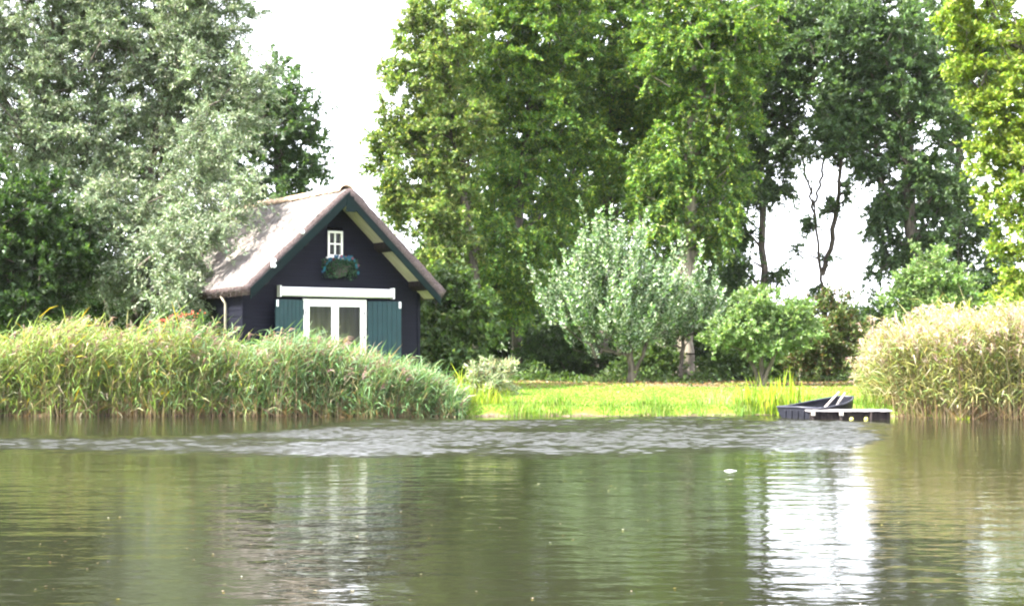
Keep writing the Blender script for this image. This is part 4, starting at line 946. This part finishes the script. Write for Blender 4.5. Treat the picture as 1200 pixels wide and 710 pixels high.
make_tree('willow_sapling', 'pale-leaved willow sapling standing where the left reeds end', 'shrub', (578, 38.4),
          [(570, 434, 18, 12), (592, 440, 14, 14), (580, 455, 22, 14), (560, 445, 12, 12)], 46, [(4, (.30, .33, .20), .2), (3, (.14, .20, .07), .2), (1, (.38, .30, .16), .2)], 108,
          (0.14, 0.03), 4, 11, 0.32, 0.5, 0.3, trunk_r=0.03, mat='silver_leaf', shell=0.5, stems=3, crown_name='foliage')

# ------------------------------------------------------------------ boat, oars, jetty
b0 = at(934, 487, 35.75); b1 = Vector((8.75, 37.35, 0))
bdir = Vector((b1.x - b0.x, b1.y - b0.y, 0)); BL = bdir.length; bang = math.atan2(bdir.y, bdir.x)
boat = empty('rowing_boat', (b0.x, b0.y, 0.0), bang)
tag(boat, 'small dark blue-black rowing boat moored at the jetty', 'boat')
boat.scale = (1, 1, 0.9)
st = np.linspace(0, 1, 13)
def section(t, inset=0.0, floor=None):
    hwT = 0.60 * (1 - 0.62 * max(0, (t - 0.45) / 0.55) ** 2.0); hwB = hwT * 0.74
    zt = 0.29 + 0.24 * t ** 1.8; zb = -0.10 + 0.16 * max(0, t - 0.7) / 0.3 * t
    hwT -= inset; hwB -= inset
    if floor is not None: zb = max(zb + 0.05, floor)
    return [(-hwT, zt), (-hwT * 0.985, zt - 0.10), (-(hwT + hwB) / 2 - 0.02, (zt + zb) / 2), (-hwB, zb + 0.05), (-hwB * 0.86, zb), (0, zb - 0.01), (hwB * 0.86, zb), (hwB, zb + 0.05), ((hwT + hwB) / 2 + 0.02, (zt + zb) / 2), (hwT * 0.985, zt - 0.10), (hwT, zt)]
def loft(inset, floor, x0, x1, flip=False):
    m = MB(); ns_ = 11
    for t in st:
        x = x0 + (x1 - x0) * t
        for (y, z_) in section(t, inset, floor): m.v.append((x, y, z_))
    for i in range(len(st) - 1):
        for j in range(ns_ - 1):
            q4 = (i * ns_ + j, (i + 1) * ns_ + j, (i + 1) * ns_ + j + 1, i * ns_ + j + 1); m.f.append(q4[::-1] if flip else q4)
    m.f.append(tuple(range(ns_))); m.f.append(tuple(reversed(range((len(st) - 1) * ns_, len(st) * ns_))))
    return m
hull = loft(0.0, None, 0, BL).build('hull', M['boat'], boat)
loft(0.045, 0.02, 0.05, BL - 0.06, True).build('inner_hull', M['boat'], boat)
for q_ in range(5):                                       # moulded ribs on the flat stern
    y = -0.36 + 0.18 * q_
    MB().hexa([(-0.028, y - .03, 0.0), (-0.028, y + .03, 0.0), (-0.002, y - .03, 0.0), (-0.002, y + .03, 0.0), (-0.028, y - .03, 0.22), (-0.028, y + .03, 0.22), (-0.002, y - .03, 0.22), (-0.002, y + .03, 0.22)]).build('stern_rib', M['boat'], hull, bevel=0.008)
rim = MB()
for sgn in (0, 10):
    rim.tube([(BL * t, section(t)[sgn][0], section(t)[sgn][1] + 0.012) for t in st], [0.028] * len(st), 8)
rim.tube([(0, -0.60, .302), (0, 0, .315), (0, 0.60, .302)], [0.028] * 3, 8)
rim.tube([(BL, section(1)[0][0], .542), (BL, section(1)[10][0], .542)], [0.028] * 2, 8)
rim.build('gunwale', M['boat_rim'], boat, smooth=True)
for t in (0.28, 0.66):
    s_ = section(t, 0.05); MB().box(BL * t - .12, BL * t + .12, -s_[9][0] * 1.0, s_[9][0] * 1.0, 0.17, 0.20).build('thwart', M['boat'], boat, bevel=0.006)
for sgn in (-1, 1):
    s_ = section(0.45); MB().tube([(BL * .45, sgn * s_[10][0], s_[10][1] + .03), (BL * .45, sgn * s_[10][0], s_[10][1] + .11)], [0.014, 0.02], 8).build('oarlock', M['metal_dark'], boat)
def oar(label, pa, pb, Ya, Yb):
    A, Bp = at(*pa, Ya), at(*pb, Yb); d = (Bp - A).normalized()
    root = empty('oar', A); tag(root, label, 'oar', 'oars in the rowing boat')
    foot = A - d * 0.32
    MB().tube([foot - A, Vector((0, 0, 0)), Bp - A - d * .16, Bp - A - d * .15, Bp - A], [0.028, 0.028, 0.028, 0.02, 0.02], 8).build('shaft', M['oar_wood'], root, smooth=True)
    sd = d.cross(Vector((0, 0, 1))).normalized(); n_ = sd.cross(d); q0 = foot - A
    MB().hexa([q0 - d * .36 - sd * .07 - n_ * .008, q0 - d * .36 + sd * .07 - n_ * .008, q0 - d * .36 - sd * .07 + n_ * .008, q0 - d * .36 + sd * .07 + n_ * .008,
               q0 + d * .02 - sd * .03 - n_ * .012, q0 + d * .02 + sd * .03 - n_ * .012, q0 + d * .02 - sd * .03 + n_ * .012, q0 + d * .02 + sd * .03 + n_ * .012]).build('blade', M['oar_wood'], root, bevel=0.004)
oar('pale wooden oar leaning out of the boat, the longer left one', (969, 474), (983, 459), 36.5, 36.75)
oar('pale wooden oar leaning out of the boat, the shorter right one', (981, 473), (990, 460), 36.7, 36.95)

jx0, jx1, jy0, jy1, jz = 7.32, 9.32, 35.05, 35.72, 0.235
jet = empty('jetty', ((jx0 + jx1) / 2, (jy0 + jy1) / 2, 0.0))
tag(jet, 'low weathered grey plank jetty between the boat and the right-hand reeds', 'jetty')
jc = jet.location
x = jx0
while x < jx1:
    w_ = 0.138; dz = random.uniform(-.006, .006)
    MB().box(x - jc.x, x + w_ - jc.x, jy0 + random.uniform(-.02, .02) - jc.y, jy1 + random.uniform(-.02, .02) - jc.y, jz - 0.032 + dz, jz + dz).build('plank', M['grey_wood'], jet, bevel=0.004); x += 0.146
for y, dz in ((jy0 + 0.11, 0.02), (jy1 - 0.12, 0.10)): MB().box(jx0 + .03 - jc.x, jx1 - jc.x, y - .03 - jc.y, y + .03 - jc.y, dz - .06, jz - 0.04).build('beam', M['dark_wood'], jet)
for (pxp, yy_) in ((952, jy0 + .03), (985, jy0 + .03), (1020, jy0 + .03), (960, jy1 - .04), (1010, jy1 - .04)):
    X = (pxp - 600) / F_PX * yy_
    MB().tube([(X - jc.x, yy_ - jc.y, -0.9), (X - jc.x, yy_ - jc.y, jz - 0.04)], [0.035, 0.035], 10).build('post', M['dark_wood'], jet, smooth=True)
    if pxp in (952, 985): MB().box(X - jc.x - .05, X - jc.x + .05, jy0 - jc.y - .03, jy0 - jc.y + .02, jz - .13, jz - .036).build('post_cap', M['post_wood'], jet, bevel=0.008)
for pxp in (997, 1014):
    X = (pxp - 600) / F_PX * (jy0 - .02)
    o = MB().tube([(0, 0, -0.05), (0, 0, -0.03), (0, 0, 0.03), (0, 0, 0.055)], [0.03, 0.05, 0.05, 0.02], 12).build('float', M['yellow_float'], None, smooth=True, loc=(X, jy0 - 0.04, 0.02))
    tag(o, 'small yellow float under the jetty edge, the %s one' % ('left' if pxp == 997 else 'right'), 'float', 'yellow floats under the jetty')

# ------------------------------------------------------------------ floating bits
fe = at(855, 551, 21.3)
pts = [(-0.09, 0, 0.004), (-0.05, -0.02, 0.008), (0.02, -0.025, 0.010), (0.08, -0.01, 0.007), (0.10, 0.015, 0.004), (0.04, 0.03, 0.008), (-0.05, 0.025, 0.008)]
fm = MB(); fm.v = [(0, 0, 0.016)] + pts + [(p[0], p[1], -0.01) for p in pts]; n = len(pts)
fm.f = [(0, 1 + i, 1 + (i + 1) % n) for i in range(n)] + [(1 + i, 1 + n + i, 1 + n + (i + 1) % n, 1 + (i + 1) % n) for i in range(n)]
tag(fm.build('feather', M['white_plastic'], None, smooth=True, loc=(fe.x, fe.y, 0.0)), 'white feather floating alone in the middle of the pond', 'feather')
rr = np.random.default_rng(111); n = 260
ys = 9.5 + 17 * rr.random(n) ** 1.6; xs = rr.uniform(-0.4, 0.4, n) * ys; g_ = rr.integers(0, 14, n); gc = rr.uniform(-.4, .4, 14); cl = rr.random(n) < 0.6
xs = np.where(cl, gc[g_] * ys + rr.normal(0, 0.5, n), xs); ys = np.where(cl, 10 + 12 * ((g_ * 0.37) % 1) + rr.normal(0, 0.35, n), ys)
an = rr.uniform(0, 6.28, n)
v, f = leaf_quads(np.stack([xs, ys, np.full(n, 0.006)], 1), np.stack([np.cos(an), np.sin(an), 0.05 * rr.random(n)], 1), np.tile(np.array([[0, 0, 1.0]]), (n, 1)), rr.uniform(.015, .045, n), rr.uniform(.01, .025, n), 0.15)
cc = pick_colors(rr, n, [(4, (.30, .26, .17), .2), (1, (.28, .24, .05), .2), (1, (.55, .53, .46), .1), (3, (.12, .08, .04), .2)])
tag(link('floating_leaves', np_mesh('floating_leaves', v, f, M['grass'], cols=np.repeat(cc, 4, 0))), 'scattered small dead leaves and seeds drifting on the pond', 'leaves', kind='stuff')

# ------------------------------------------------------------------ thin volume added to lift dark tones like lens veil
bpy.context.view_layer.update()
top_z = max((o.matrix_world @ Vector(c)).z for o in bpy.data.objects if o.type == 'MESH' for c in o.bound_box) + 0.8
hm, hnt, hout = new_mat('lens_veil')
pv = hnt.nodes.new('ShaderNodeVolumePrincipled')
pv.inputs['Color'].default_value = (0.93, 0.95, 1.0, 1); pv.inputs['Density'].default_value = 0.00007; pv.inputs['Anisotropy'].default_value = 0.2
hnt.links.new(pv.outputs[0], hout.inputs['Volume'])
ho = MB().box(-2600, 2600, -700, 3600, -2.0, top_z).build('lens_veil', hm)
tag(ho, 'thin bright volume added to imitate lens veil over the whole view', 'lens_veil', kind='stuff')
